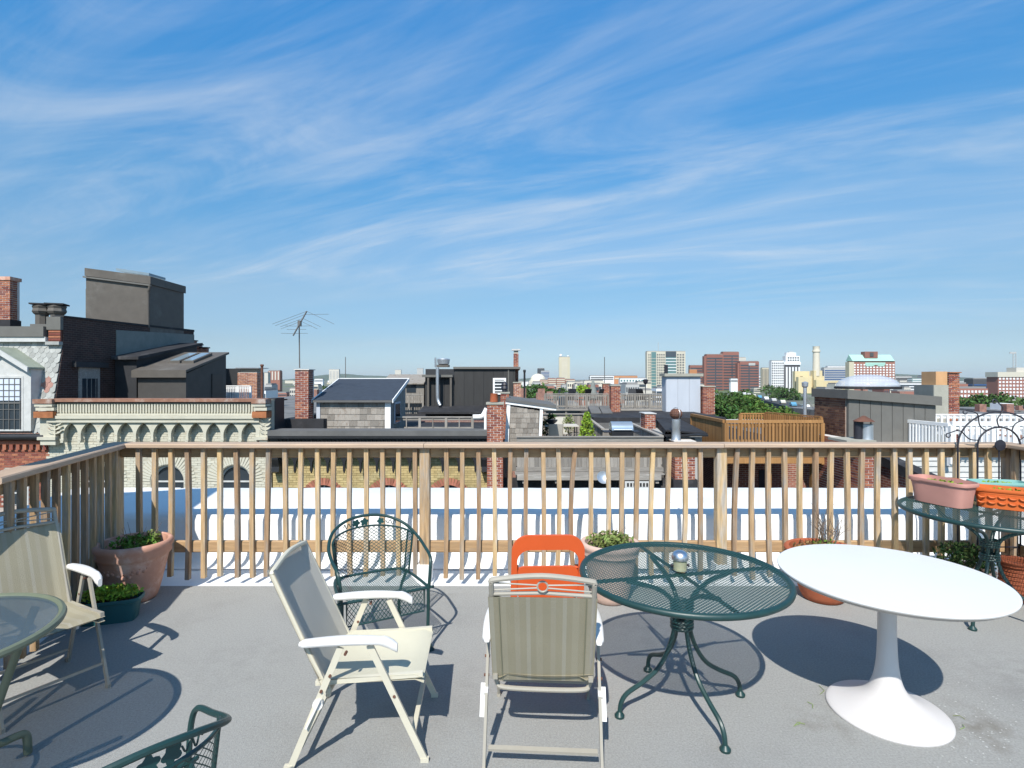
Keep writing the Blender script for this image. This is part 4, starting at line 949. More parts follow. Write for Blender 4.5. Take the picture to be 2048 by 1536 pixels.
# shingled headhouse
def shingles(t, x0, x1, z0, z1, y, m, course=.165, wid=(.11, .24), slope=None, name='shingle', topf=None):
    z = z0; k = 0
    while z < z1 - .02:
        x = x0
        while x < x1 - .01:
            w = min(random.uniform(*wid), x1 - x); ze = z + course + .03
            if topf: ze = min(ze, topf(x + w / 2))
            ze = min(ze, z1)
            if ze - z > .02: piece(name, m, t, x + .002, x + w - .002, y - .012 - random.uniform(0, .004), y + .012, z + random.uniform(-.004, .004), ze, (R(-4), 0, 0))
            x += w
        z += course; k += 1
Yh = 19.45; xl, xr = px(642, Yh), px(772, Yh); Yb = 22.2
hd = T('stair_headhouse', 'weathered shingle stair headhouse with a slate blue sloping roof', 'headhouse', ((xl + xr) / 2, Yh, -.1))
xL, xR = px(634, Yh), px(781, Yh); zf, zb = fz(801, Yh), fz(760, Yb)
B().extr([(xL, Yh + .02, -.1), (xL, Yb, -.1), (xL, Yb, zb - .08), (xL, Yh + .02, zf - .04)], (xR - xL, 0, 0)).o('walls', 'grey_wood', hd, wc=True)
shingles(hd, xL + .13, xR - .19, fz(859, Yh) - .1, fz(803, Yh), Yh, 'shingle_wood', .215, (.13, .30))
bx('corner_board', 'white_trim', hd, xR - .19, xR + .01, Yh - .035, Yh + .02, -.1, zf - .05); bx('corner_board', 'pale_grey_panel', hd, xL - .01, xL + .12, Yh - .035, Yh + .02, -.1, zf - .05)
B().extr([(xL - .1, Yh - .16, zf - .03), (xL - .1, Yb + .1, zb), (xL - .1, Yb + .1, zb + .05), (xL - .1, Yh - .16, zf + .02)], (xR - xL + .2, 0, 0)).o('roof', 'shingle_slateblue', hd, wc=True)
bx('drip_edge', 'roof_grey', hd, xL - .1, xR + .1, Yh - .19, Yh - .163, zf - .06, zf + .012)
for x in (xL - .135, xR + .102): B().extr([(x, Yh - .18, zf - .08), (x, Yb + .12, zb - .05), (x, Yb + .12, zb + .075), (x, Yh - .18, zf + .04)], (.033, 0, 0)).o('rake_trim', 'white_trim', hd, wc=True)
bx('ridge_trim', 'white_trim', hd, xL - .1, xR + .1, Yb + .102, Yb + .13, zb - .06, zb + .08)
w_ = bx('window', 'pale_grey_panel', hd, xR + .012, xR + .05, Yh + .5, Yh + 1.5, fz(850, Yh), fz(806, Yh)); bx('pane', 'pane', w_, xR + .052, xR + .06, Yh + .58, Yh + 1.42, fz(848, Yh), fz(810, Yh))
# grey timber railing on the yellow roof
def rail_straight(name, label, p, q, zt, zb, m, n, postn=2, mx=None, group=None, cap=.04, bw=.035, low=.08, cat='railing'):
    t = T(name, label, cat, ((p[0] + q[0]) / 2, (p[1] + q[1]) / 2, zb), 0, group); p, q = V((*p, 0)), V((*q, 0)); mx = mx or m
    B().bar(p + V((0, 0, zt - cap / 2)), q + V((0, 0, zt - cap / 2)), .11, cap).o('top_rail', mx, t, wc=True)
    B().bar(p + V((0, 0, zt - cap - .06)), q + V((0, 0, zt - cap - .06)), .035, .085).o('upper_rail', mx, t, wc=True)
    B().bar(p + V((0, 0, zb + low)), q + V((0, 0, zb + low)), .035, .085).o('lower_rail', mx, t, wc=True)
    d = (q - p); L_ = d.length; a = math.atan2(d.y, d.x); l = root_loc(t); nrm = V((d.y, -d.x, 0)).normalized() * .037
    if nrm.y > 0: nrm = -nrm
    for i in range(n):
        c = p + d * (i + .5) / n + nrm; link('baluster', unit(m), t, V((c.x, c.y, (zt - cap + zb) / 2)) - l, (0, random.gauss(0, .006), a), (bw, bw, zt - cap - zb - .03))
    for i in range(postn):
        c = p + d * i / max(1, postn - 1); link('post', unit(m), t, V((c.x, c.y, (zt - cap + zb - .3) / 2)) - l, (0, 0, a), (.09, .09, zt - cap - zb + .3))
    return t
rail_straight('timber_railing', 'grey weathered open railing between shingle headhouse and black headhouse', (px(787, 20.2), 20.2), (px(945, 20.2), 20.2), fz(833, 20.2), -.1, 'grey_wood', 3, 4, 'grey_woodx')
bw = T('brick_parapet', 'low brick parapet with white arched panels behind the grey railing', 'wall', (px(925, 24), 24, -.6))
bx('wall', 'bricks', bw, px(840, 24), px(1000, 24), 24, 24.3, -.6, fz(842, 24))
for q in (866, 905, 945):
    B().extr([(px(q, 23.97) + .28 * math.cos(a), 23.97, fz(858, 24) + .26 * math.sin(a)) for a in [pi * i / 10 for i in range(11)]], (0, .03, 0)).o('arch_panel', 'white_worn', bw, wc=True)
# black headhouse
Yk = 28.0
kh = T('black_headhouse', 'black panelled roof headhouse with a white louvred window', 'headhouse', (px(940, Yk), Yk, -.2))
x0, x1 = px(850, Yk), px(1031, Yk); zt, zb_ = fz(738, Yk), fz(825, Yk)
bx('core', 'black_clad', kh, x0 + .02, x1 - .02, Yk + .03, Yk + 6, zb_ - .6, zt)
q = 850
while q < 1030: e = min(q + 19.6, 1031); piece('panel', 'dark_siding', kh, px(q, Yk) + .012, px(e, Yk) - .012, Yk, Yk + .03, zb_, zt - (.0 if q > 905 else .42)); q += 19.6
bx('roof_edge', 'metal_grey', kh, px(907, Yk), x1 + .25, Yk - .12, Yk + 6, zt + .002, zt + .11); bx('roof_edge', 'metal_grey', kh, x0 - .1, px(907, Yk) - .01, Yk - .35, Yk + .0 - .002, zt - .42, zt - .30)
for q in (858, 903): bx('porch_post', 'metal_brown', kh, px(q, Yk) - .05, px(q, Yk) + .05, Yk - .32, Yk - .22, zb_ + .1, zt - .42)
bx('corner_strip', 'metal_grey', kh, px(1017, Yk) - .03, px(1017, Yk) + .03, Yk - .05, Yk - .003, zb_, zt)
w_ = B(); xa_, xb_, z0_, z1_ = px(986, Yk), px(1012, Yk), fz(789, Yk), fz(756, Yk); f_ = .09
w_.box(xa_, xa_ + f_, Yk - .06, Yk - .004, z0_, z1_).box(xb_ - f_, xb_, Yk - .06, Yk - .004, z0_, z1_).box(xa_ + f_, xb_ - f_, Yk - .058, Yk - .004, z1_ - f_, z1_).box(xa_ + f_, xb_ - f_, Yk - .058, Yk - .004, z0_, z0_ + f_)
wo = w_.o('window', 'white_trim', kh, wc=True); bx('pane', 'pane', wo, xa_ + f_, xb_ - f_, Yk - .02, Yk - .006, z0_ + f_, z1_ - f_)
for i in range(4): z = z0_ + .17 + i * .165; B().box(xa_ + f_, xb_ - f_, Yk - .05, Yk - .024, z, z + .05).o('louvre', 'white_trim', wo, wc=True)
B().extr([(px(835, 26), 26, fz(824, 26)), (px(835, 26), 26, fz(828, 26)), (px(835, 26), Yk - .02, fz(823, 27)), (px(835, 26), Yk - .02, fz(811, Yk))], (px(988, 26) - px(835, 26), 0, 0)).o('skirt_roof', 'tar', kh, wc=True)
t = T('roof_fan', 'galvanised exhaust fan housing on top of the black headhouse', 'exhaust fan', (px(884, Yk), Yk + .6, zt + .11))
B().box(-.32, .3, -.25, .25, 0, .12).o('base', 'metal_brown', t); B().lathe([(.22, .12), (.30, .16), (.34, .40), (.31, .44), (.1, .47)], 18).o('cowl', 'galv_clean', t, sm=True); B().tube([(-.42, 0, 0), (-.42, 0, .5)], .05, 8).o('pipe', 'galv', t, sm=True)
t = T('flue_pipe', 'rust streaked galvanised flue pipe in front of the black headhouse', 'pipe', (px(876, Yk), Yk - .5, fz(812, Yk)))
B().tube(crv([(px(875, 27.4), 27.4, fz(735, 27.4)), (px(875, 27.4), 27.4, fz(785, 27.4)), (px(876, 27.4), 27.4, fz(800, 27.4)), (px(881, 27.4), 27.3, fz(811, 27.4))], 4), .085, 10).o('pipe', 'galv', t, wc=True, sm=True)
t = chimney('brick_chimney', 'tall slim red brick chimney with a white cap beyond the black headhouse', px(1027, 29), px(1037, 29), 29, 29.3, fz(800, 29), fz(706, 29), False, 'brick_red', 'flr', cap=0)
bx('cap', 'white_worn', t, px(1025, 29) - .04, px(1039, 29) + .04, 28.94, 29.36, fz(701, 29), fz(698, 29)); bx('cap_neck', 'concrete', t, px(1027.5, 29), px(1036.5, 29), 29.02, 29.28, fz(706, 29), fz(701, 29))
chimney('brick_chimney', 'stubby tan brick chimney at the corner of the black headhouse', px(1027, 27.3), px(1042, 27.3), 27.3, 27.7, fz(805, 27.3), fz(766, 27.3), False, 'brick_tan', 'flr', 'mortar')
t = T('vent_pipe', 'thin black vent pipe standing beside the stubby tan chimney', 'pipe', (px(1049, 26.5), 26.5, fz(815, 26.5))); B().tube([(0, 0, 0), (0, 0, fz(742, 26.5) - fz(815, 26.5))], .05, 10).o('pipe', 'black_paint', t, sm=True); B().lathe([(.05, 0), (.065, .02), (.065, .12), (.05, .14)], 12, (0, 0, fz(745, 26.5) - fz(815, 26.5))).o('collar', 'black_paint', t, sm=True)
# grey building left of it
Yg = 30.0
t = T('timber_shed', 'grey timber shed with a dark window and shingle roof beside the black headhouse', 'shed', (px(805, Yg), Yg, -.5))
bx('wall', 'grey_wood', t, px(768, Yg), px(848, Yg), Yg, Yg + 4, -.5, fz(766, Yg)); B().extr([(px(763, Yg), Yg - .2, fz(766, Yg)), (px(763, Yg), Yg + 2, fz(748, Yg)), (px(763, Yg), Yg + 2, fz(750, Yg)), (px(763, Yg), Yg - .2, fz(768.5, Yg))], (px(849, Yg) - px(763, Yg), 0, 0)).o('roof', 'shingle_wood', t, wc=True)
bx('window', 'pane', t, px(813, Yg), px(832, Yg), Yg - .02, Yg - .003, fz(785, Yg), fz(767.5, Yg))
rail_straight('timber_railing', 'grey picket railing in front of the timber shed', (px(790, 29.5), 29.5), (px(846, 29.5), 29.5), fz(789, 29.5), fz(806, 29.5), 'grey_wood', 16, 3, 'grey_woodx')
# ---- gap chimney with terracotta pot
t = chimney('brick_chimney', 'red brick chimney with an orange clay pot beside the shingled gable', px(974, 17), px(1006, 17), 17, 17.5, -3.2, fz(809, 17), True, 'brick_red', 'fr', 'mortar', cap=.06, capm='concrete')
B().lathe([(.125, 0), (.13, .02), (.115, .25), (.125, .27), (.10, .27), (.095, .05)], 16, (px(988, 17.2), 17.2, fz(808, 17) + .055)).o('chimney_pot', 'terracotta', t, wc=True, sm=True)
t = chimney('brick_chimney', 'small brick chimney with a black iron cowl behind the clay pot', px(1001, 19), px(1018, 19), 19, 19.4, -.3, fz(787, 19), False, 'brick_red', 'flr')
B().lathe([(.09, .05), (.09, .16), (.13, .17), (.10, .27), (.12, .30), (.07, .38), (.02, .42)], 10, (px(1009, 19.2), 19.2, fz(787, 19))).o('cowl', 'iron', t, wc=True)
t = T('drain_pipe', 'white plastic elbow pipe beside the clay pot chimney', 'pipe', (px(971, 17.6), 17.6, -.2)); B().tube(crv([(px(946, 17.6), 17.6, fz(834, 17.6)), (px(963, 17.6), 17.6, fz(833, 17.6)), (px(969, 17.6), 17.6, fz(826, 17.6)), (px(973.5, 17.6), 17.6, fz(817, 17.6))], 5), .08, 10).tube([(px(971, 17.6), 17.55, fz(820, 17.6)), (px(971, 17.6), 17.55, -.2)], .045, 8).o('pipe', 'white_trim', t, wc=True, sm=True)
# shingled gable with white trim
Ys = 17.75; tl, tr = V((px(1013, Ys), Ys, fz(803, Ys))), V((px(1113, Ys), Ys, fz(820, Ys)))
t = T('shingled_headhouse', 'grey shingled headhouse end with white trim and a sloping dark roof', 'headhouse', (px(1048, Ys), Ys, -1.2))
xg0, xg1 = px(1012, Ys), px(1084, Ys)
def topz(x): return tl.z + (tr.z - tl.z) * (x - tl.x) / (tr.x - tl.x) - .12
B().extr([(xg0, Ys + .02, -1.2), (xg1, Ys + .02, -1.2), (xg1, Ys + .02, topz(xg1)), (xg0, Ys + .02, topz(xg0))], (0, 3.2, 0)).o('walls', 'grey_wood', t, wc=True)
shingles(t, px(1020, Ys), px(1077, Ys), -.62, fz(806, Ys), Ys, 'shingle_wood', .165, (.11, .26), topf=topz)
B().extr([P(1014, 805, Ys - .04), P(1021, 806, Ys - .04), P(1017, 890, Ys - .04), P(1009, 890, Ys - .04)], (0, .05, 0)).o('corner_board', 'white_trim', t, wc=True)
B().extr([P(1080, 816, Ys - .04), P(1086, 817, Ys - .04), P(1083, 890, Ys - .04), P(1077, 890, Ys - .04)], (0, .05, 0)).o('corner_board', 'white_trim', t, wc=True)
B().extr([P(1011, 803, Ys - .07), P(1113, 817, Ys - .07), P(1112, 821, Ys - .07), P(1011, 808, Ys - .07)], (0, .06, 0)).o('rake_trim', 'white_trim', t, wc=True)
B().extr([P(1012, 797, Ys - .1), P(1113, 811, Ys - .1), P(1113, 816.6, Ys - .1), P(1011, 802.6, Ys - .1)], (0, 3.4, 0)).o('roof', 'roof_grey', t, wc=True)
# ---- the deck with furniture
Yd = 17.2; zr = fz(873, Yd)
t = T('roof_terrace', 'grey timber roof terrace with boarded front and ledges beyond the railing', 'terrace', (px(1180, Yd), Yd, ZG))
bx('front_board', 'grey_woodx', t, px(1033, Yd), px(1326, Yd), Yd - .06, Yd, fz(883, Yd), fz(874.5, Yd)); bx('cap_board', 'grey_woodx', t, px(1033, Yd), px(1326, Yd), Yd - .1, Yd + .08, fz(874.3, Yd), fz(872.5, Yd))
q = 1034.0
while q < 1322: e = min(q + random.uniform(7, 10.5), 1323); piece('plank', 'grey_wood', t, px(q, Yd) + .003, px(e, Yd) - .003, Yd + .0, Yd + .025, fz(935, Yd), fz(883.3, Yd)); q = e
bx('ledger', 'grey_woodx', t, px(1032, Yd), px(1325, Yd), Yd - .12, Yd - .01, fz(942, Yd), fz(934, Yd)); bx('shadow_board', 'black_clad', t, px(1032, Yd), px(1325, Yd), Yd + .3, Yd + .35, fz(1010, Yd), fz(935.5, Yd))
bx('ledge', 'grey_woodx', t, px(1030, 17), px(1325, 17), 16.75, 17.3, fz(947, 17), fz(945, 17)); bx('bench_front', 'grey_woodx', t, px(1034, 16.7), px(1322, 16.7), 16.66, 16.7, fz(960, 16.7), fz(948, 16.7))
for q in (1045, 1110, 1180, 1250, 1310): bx('joist', 'grey_wood', t, px(q, 16.8), px(q, 16.8) + .1, 16.72, 17.28, fz(966, 16.8), fz(960.3, 16.8))
bx('base_wall', 'tar', t, px(1003, 17.6), px(1330, 17.6), 17.56, 17.7, ZG, -1.4); bx('floor', 'grey_woodx', t, px(1040, Yd), px(1325, Yd), Yd + .04, 24, -.90, -.83)
xR_ = px(1325, Yd)
B().bar((xR_, Yd + .1, zr), (xR_, 22, zr + .05), .14, .045).o('side_cap', 'grey_woodx', t, wc=True)
y = Yd + .1
while y < 21.9: piece('plank', 'grey_wood', t, xR_ - .015, xR_ + .015, y, y + .135, -1.1, zr - .03); y += .142
Yb2 = 23.5; zb2 = fz(829, Yb2)
q = 1086.0
while q < 1166: piece('plank', 'shingle_wood', t, px(q, Yb2), px(q + 6, Yb2), Yb2, Yb2 + .03, -1.1, zb2); q += 6.2
bx('back_cap', 'grey_woodx', t, px(1085, Yb2), px(1168, Yb2), Yb2 - .06, Yb2 + .1, zb2 + .002, zb2 + .045)
B().bar((px(1166, Yb2), Yb2, zb2 + .02), (px(1206, 19.6), 19.6, fz(858, 19.6)), .12, .05).o('step_cap', 'grey_woodx', t, wc=True)
pA, pB = V((px(1166, Yb2), Yb2, 0)), V((px(1206, 19.6), 19.6, 0))
for i in range(26):
    a, e = pA + (pB - pA) * i / 26, pA + (pB - pA) * (i + .94) / 26; zz = zb2 + (fz(858, 19.6) - zb2) * (i + .5) / 26 - .01
    B().extr([a + V((0, 0, -1.1)), e + V((0, 0, -1.1)), V((e.x, e.y, zz)), V((a.x, a.y, zz))], (.03, 0, 0)).o('plank', 'grey_wood', t, wc=True)
q = 1207.0
while q < 1240: piece('plank', 'grey_wood', t, px(q, 19.6), px(q + 6, 19.6), 19.6, 19.63, -1.1, fz(861, 19.6)); q += 6.3
bx('panel_cap', 'grey_woodx', t, px(1205, 19.6), px(1242, 19.6), 19.54, 19.7, fz(861, 19.6) + .002, fz(858, 19.6))
t = T('satellite_dish', 'small grey satellite dish fixed below the timber terrace', 'dish', (px(1206, 16.5), 16.55, fz(957, 16.5)))
B().lathe([(.02, .0), (.10, .012), (.17, .045), (.20, .075), (.195, .08), (.1, .03), (.02, .018)], 22).o('reflector', 'galv_clean', t, sm=True).rotation_euler = (R(62), R(14), 0)
B().tube([(0, .02, 0), (0, .12, -.05)], .018, 6).o('bracket', 'iron', t)
t = T('louvre_vent', 'white louvred vent under the timber terrace', 'vent', (px(1275, 16.5), 16.5, fz(975, 16.5)))
bx('frame', 'white_worn', t, px(1250, 16.5), px(1300, 16.5), 16.5, 16.55, fz(978, 16.5), fz(963, 16.5))
for i in range(7): bx('slot', 'black_paint', t, px(1254 + i * 6.4, 16.5), px(1257.6 + i * 6.4, 16.5), 16.485, 16.498, fz(973, 16.5), fz(966, 16.5))
# furniture on that terrace
def far_chair(label, x, Y, rz, w=.5):
    t = T('patio_chair', label, 'chair', (px(x, Y), Y, -.83), rz)
    B().surf(lambda u, v: ((u - .5) * w, -.24 - .18 * v - .02 * math.sin(pi * u), .42 + .62 * v), 4, 4).surf(lambda u, v: ((u - .5) * w, -.23 - .18 * v, .42 + .62 * v), 2, 2).o('backrest', 'sling_grey', t); B().box(-w / 2, w / 2, -.24, .26, .40, .43).o('seat', 'sling_grey', t)
    for s in (-1, 1):
        B().tube(crv([(s * w / 2, -.42, 1.05), (s * w / 2, -.23, .42), (s * w / 2, .26, .41), (s * w / 2, .30, .0)], 3), .014, 6).o('frame', 'chair_tube_taupe', t); B().tube(crv([(s * w * .56, -.3, .60), (s * w * .58, .1, .64), (s * w * .56, .26, .58), (s * w * .54, .1, .42)], 4), .014, 6).o('arm', 'iron', t); B().tube([(s * w / 2, -.22, .42), (s * w / 2, -.34, 0)], .014, 6).o('leg', 'chair_tube_taupe', t)
    return t
far_chair('beige sling chair on the timber terrace with its back to us', 1110, 19.6, 0)
far_chair('beige sling chair tilted beside the little conifer on the terrace', 1150, 20.1, R(75))
far_chair('pale sling chair on the far side of the terrace table', 1122, 22.3, R(180))
t = T('patio_table', 'pale patio table on the timber terrace', 'table', (px(1122, 20.6), 20.6, -.83)); B().box(-.62, .62, -.45, .45, .86, .90).o('top', 'far_beige', t)
for sx in (-1, 1):
    for sy in (-1, 1): B().box(sx * .55 - .02, sx * .55 + .02, sy * .4 - .02, sy * .4 + .02, 0, .86).o('leg', 'iron', t)
t = T('plant_bowl', 'dark bowl with a spiky plant on the terrace table', 'plant', (px(1103, 20.5), 20.5, .07)); B().lathe([(.05, 0), (.2, .12), (.24, .2), (.2, .2)], 14).o('bowl', 'iron', t, sm=True); plant(t, (0, 0, .3), (.2, .2, .13), 130, .05, 'leaf_dark')
t = T('conifer', 'small bright green conical conifer on the timber terrace', 'conifer', (px(1174, 19.2), 19.2, -.83)); b = B()
for k in range(12): b.foliage((0, 0, .45 + .085 * k), (.3 * (1 - (k / 13) ** 1.6) + .03, .3 * (1 - (k / 13) ** 1.6) + .03, .1), 150, .035, .5)
b.o('crown', 'leaf_lime', t, kind='stuff'); B().tube([(0, 0, .2), (0, 0, .9)], .03, 6).o('trunk', 'twig', t); B().lathe([(.16, 0), (.2, .3), (.18, .3)], 14).o('pot', 'terracotta', t)
for x, Yq, s_, lb in ((1088, 20.8, .24, 'light green shrub by the gable on the timber terrace'), (1137, 22.6, .27, 'light green shrub behind the tilted terrace chair')):
    t = T('shrub', lb, 'shrub', (px(x, Yq), Yq, -.83)); plant(t, (0, 0, .75), (s_, s_, .42), 420, .04, 'leaf_olive'); B().tube([(0, 0, 0), (0, 0, .7)], .02, 6).o('stem', 'twig', t)
t = T('plastic_chair', 'white moulded plastic chair with a slotted fan back on the terrace', 'chair', (px(1052, 18.6), 18.6, -.83))
for i in range(9):
    a = R(-44 + 11 * i); B().bar((math.sin(a) * .12, -.2, .45), (math.sin(a) * .34, -.28, .45 + math.cos(a) * .42), .045, .015).o('slat', 'plastic_white', t)
B().tube([(math.sin(a) * .36, -.29, .45 + math.cos(a) * .44) for a in [R(-60 + 10 * i) for i in range(13)]], .03, 8).o('rim', 'plastic_white', t, sm=True); B().box(-.24, .24, -.2, .22, .40, .45).o('seat', 'plastic_white', t)
for sx in (-1, 1):
    for sy in (-1, 1): B().bar((sx * .2, sy * .18, .4), (sx * .25, sy * .24, 0), .05).o('leg', 'plastic_white', t)
t = T('barbecue', 'steel lidded gas barbecue on the timber terrace', 'barbecue', (px(1242, 18.6), 18.6, -.83)); b = B()
b.extr([(-.36, .28 * math.cos(a), .90 + .28 * math.sin(a)) for a in [pi * i / 12 for i in range(13)]], (.72, 0, 0)).o('lid', 'steel_lid', t, sm=True, ang=50); B().box(-.36, .36, -.29, .29, .70, .895).o('firebox', 'black_paint', t); B().box(-.62, -.37, -.25, .25, .82, .86).box(.37, .6, -.25, .25, .82, .86).o('side_shelf', 'iron', t); B().tube([(-.3, -.33, .93), (.3, -.33, .93)], .018, 8).o('handle', 'chrome', t, sm=True); B().box(-.33, .33, -.24, .24, .05, .7).o('cart', 'black_paint', t)
# ---- mansard house
Xp = px(127, 18.02)                                     # its party wall
XL = -19.5
hm = T('mansard_house', 'red brick row house with grey slate mansard roof and white dormer', 'house', (-17, YF, ZG))
bx('front_wall', 'mortar_red', hm, XL, Xp - .02, YF, YF + .3, ZG, fz(878))
brickwall(XL + 1.6, Xp - .02, fz(1015), fz(903), YF, lambda x, z: (fx(8) < x < fx(62) and z < fz(935))).o('brickwork', 'brick_red_i', hm, wc=True, kind='stuff')
i = 0
x = fx(-30)
while x < Xp - .1: piece('corbel', 'brick_red', hm, x, x + .11, YF - .09, YF, fz(899), fz(888)); x += .215
bx('corbel_band', 'brick_red_i', hm, fx(-40), Xp - .03, YF - .1, YF, fz(887.8), fz(881)); bx('band_course', 'brick_red_i', hm, fx(-40), Xp - .03, YF - .03, YF + .0, fz(903), fz(899.5))
B().tube([(XL, YF - .16, fz(873)), (Xp - .02, YF - .16, fz(873))], .11, 10).o('gutter', 'black_paint', hm, wc=True, sm=True)
w_ = bx('window', 'white_worn', hm, fx(15), fx(58), YF - .02, YF + .05, fz(1010), fz(945)); bx('pane', 'pane', w_, fx(19), fx(54), YF - .03, YF - .021, fz(1008), fz(949)); bx('meeting_rail', 'white_worn', w_, fx(19), fx(54), YF - .04, YF - .031, fz(987), fz(984))
bx('lintel', 'concrete', hm, fx(11), fx(62), YF - .06, YF + .0, fz(944.5), fz(937))
# mansard slope
zb0, zt0 = fz(866), pz(684, 18.0); yb0, yt0 = YF - .02, 18.0
B().extr([(XL, yb0 + .03, zb0), (XL, yb0 + .6, zb0), (XL, yt0 + .6, zt0), (XL, yt0 + .03, zt0)], (Xp - XL - .02, 0, 0)).o('mansard_core', 'slate_under', hm, wc=True)
slope = math.hypot(zt0 - zb0, yt0 - yb0); lean = math.atan2(yt0 - yb0, zt0 - zb0)
sl = {}
def slate_mesh(m):
    if m not in sl:
        pts = [(-.088, 0, .30), (-.088, 0, .045), (-.05, 0, .0), (0, 0, -.02), (.05, 0, .0), (.088, 0, .045), (.088, 0, .30)]; sl[m] = B().extr(pts, (0, .012, 0)).mesh('slate', m)
    return sl[m]
row = 0; d = 0
DX0, DX1 = fx(-70), fx(62)
while d < slope - .12:
    x = Xp - .11 - (.092 if row % 2 else 0)
    z = zb0 + d * math.cos(lean); yv = yb0 + d * math.sin(lean)
    while x > fx(-45):
        q = CX + x / yv * F; yy = CY + (H - z) / yv * F
        hide = q < 63 if yy > 735 else q < 63 - (735 - yy) * 1.9
        if not hide:
            u, v_ = abs(q - 93) / 15, abs(yy - 777) / 15
            m_ = 'slate_red' if u + v_ < 1.25 and u + v_ > .3 else 'slate'
            link('slate', slate_mesh(m_), hm, V((x, yv - .012, z)) - root_loc(hm), (-lean - .05 + random.gauss(0, .012), random.gauss(0, .015), 0))
        x -= .184
    d += .165; row += 1
bx('white_cornice', 'white_worn', hm, XL, Xp - .45, yt0 - .16, yt0 + .5, zt0, zt0 + .16); bx('roof_edge', 'metal_grey', hm, XL, Xp - .48, yt0 - .2, yt0 + .55, zt0 + .162, zt0 + .5)
bx('roof', 'roof_tar_light', hm, XL, Xp - .2, yt0 + .56, 25.3, zt0 + .2, zt0 + .42)
# party wall, dark brick, sunless side
pts = [(Xp, YF + .03, ZG), (Xp, 36, ZG), (Xp, 36, .5), (Xp, 25.4, .5), (Xp, 25.4, pz(664, 25.4)), (Xp, 18.02, pz(634, 18.02)), (Xp, 18.02, pz(690, 18.0)), (Xp, YF + .03, fz(868))]
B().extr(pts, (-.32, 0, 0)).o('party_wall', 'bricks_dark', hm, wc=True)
B().extr([(Xp + .03, 18.0, pz(634, 18.02)), (Xp + .03, 25.4, pz(664, 25.4)), (Xp + .03, 25.4, pz(664, 25.4) + .1), (Xp + .03, 18.0, pz(631, 18.02))], (-.4, 0, 0)).o('wall_coping', 'tar', hm, wc=True)
bx('brick_pier', 'brick_dark_i', hm, Xp - .42, Xp - .03, 17.93, 18.01, pz(683, 18), pz(660, 18)); bx('pier_cap', 'metal_grey', hm, Xp - .47, Xp - .005, 17.9, 18.3, pz(660, 18), pz(634, 18)); bx('pier_foot', 'slate', hm, Xp - .46, Xp - .005, 17.84, 18.0, pz(690, 18), pz(683.5, 18))
for k_ in range(4): bx('brick', 'brick_red', hm, Xp - .41, Xp - .02, 17.915, 17.929, pz(681 - k_ * 5.4, 18), pz(678 - k_ * 5.4, 18))
B().extr([(Xp + .003, 20.4, -.2), (Xp + .003, 25.4, -.2), (Xp + .003, 25.4, pz(664, 25.4) - .12), (Xp + .003, 20.4, pz(660, 20.4))], (.02, 0, 0)).o('stucco_panel', 'stucco_grey', hm, wc=True)
wy0, wy1 = 18.62, 19.55
wo = bx('window', 'grey_woodx', hm, Xp + .001, Xp + .05, wy0, wy1, pz(800, 19), pz(735, 19)); bx('pane', 'pane', wo, Xp + .052, Xp + .06, wy0 + .12, wy1 - .12, pz(800, 19), pz(757, 19)); bx('lintel', 'black_clad', hm, Xp + .001, Xp + .14, wy0 - .25, wy1 + .3, pz(735, 19) + .003, pz(724, 19))
for k_ in range(3): bx('muntin', 'grey_woodx', wo, Xp + .061, Xp + .07, wy0 + .3 + k_ * .2, wy0 + .325 + k_ * .2, pz(798, 19), pz(757, 19))
# dormer
Yw = 17.42; dr = T('dormer', '', '') if False else None
x0, x1 = fx(-62, Yw), fx(64, Yw); za, zb_ = fz(862, Yw), fz(737, Yw); xm = (x0 + x1) / 2; zap = fz(700, Yw)
B().extr([(x0, Yw, za), (x1, Yw, za), (x1, Yw, zb_), (xm, Yw, zap), (x0, Yw, zb_)], (0, 1.0, 0)).o('dormer_body', 'white_worn', hm, wc=True)
do = bx('dormer_window', 'white_worn', hm, fx(-48, Yw), fx(49, Yw), Yw - .05, Yw - .003, fz(862, Yw), fz(752, Yw))
bx('pane', 'pane', do, fx(-44, Yw), fx(45, Yw), Yw - .058, Yw - .0505, fz(858, Yw), fz(756, Yw)); bx('blind', 'curtain', do, fx(-44, Yw), fx(45, Yw), Yw - .066, Yw - .0585, fz(801, Yw), fz(758, Yw))
for k_ in range(9): bx('muntin', 'roof_grey', do, fx(-44 + 11 * k_ - .6, Yw), fx(-44 + 11 * k_ + .8, Yw), Yw - .078, Yw - .067, fz(858, Yw), fz(756, Yw))
for y_ in (768, 780, 792, 804, 818, 838): bx('muntin', 'roof_grey', do, fx(-44, Yw), fx(45, Yw), Yw - .082, Yw - .0785, fz(y_ + (3 if y_ == 804 else 1.2), Yw), fz(y_, Yw))
for s in (-1, 1):
    e = xm + s * ((x1 - x0) / 2 + .05); ze = zb_ - .02
    B().extr([(xm, Yw - .18, zap + .10), (e, Yw - .18, ze + .06), (e, Yw - .18, ze), (xm, Yw - .18, zap + .03)], (0, 1.4, 0)).o('dormer_roof', 'dormer_copper', hm, wc=True)
    B().extr([(xm, Yw - .23, zap + .10), (e, Yw - .23, ze + .06), (e, Yw - .23, ze - .10), (xm, Yw - .23, zap - .06)], (0, .048, 0)).o('barge_board', 'white_worn', hm, wc=True)
    bx('casing', 'white_worn', hm, xm + s * (x1 - x0) / 2 - (.3 if s > 0 else 0), xm + s * (x1 - x0) / 2 + (.3 if s < 0 else 0), Yw - .04, Yw - .002, za, zb_)
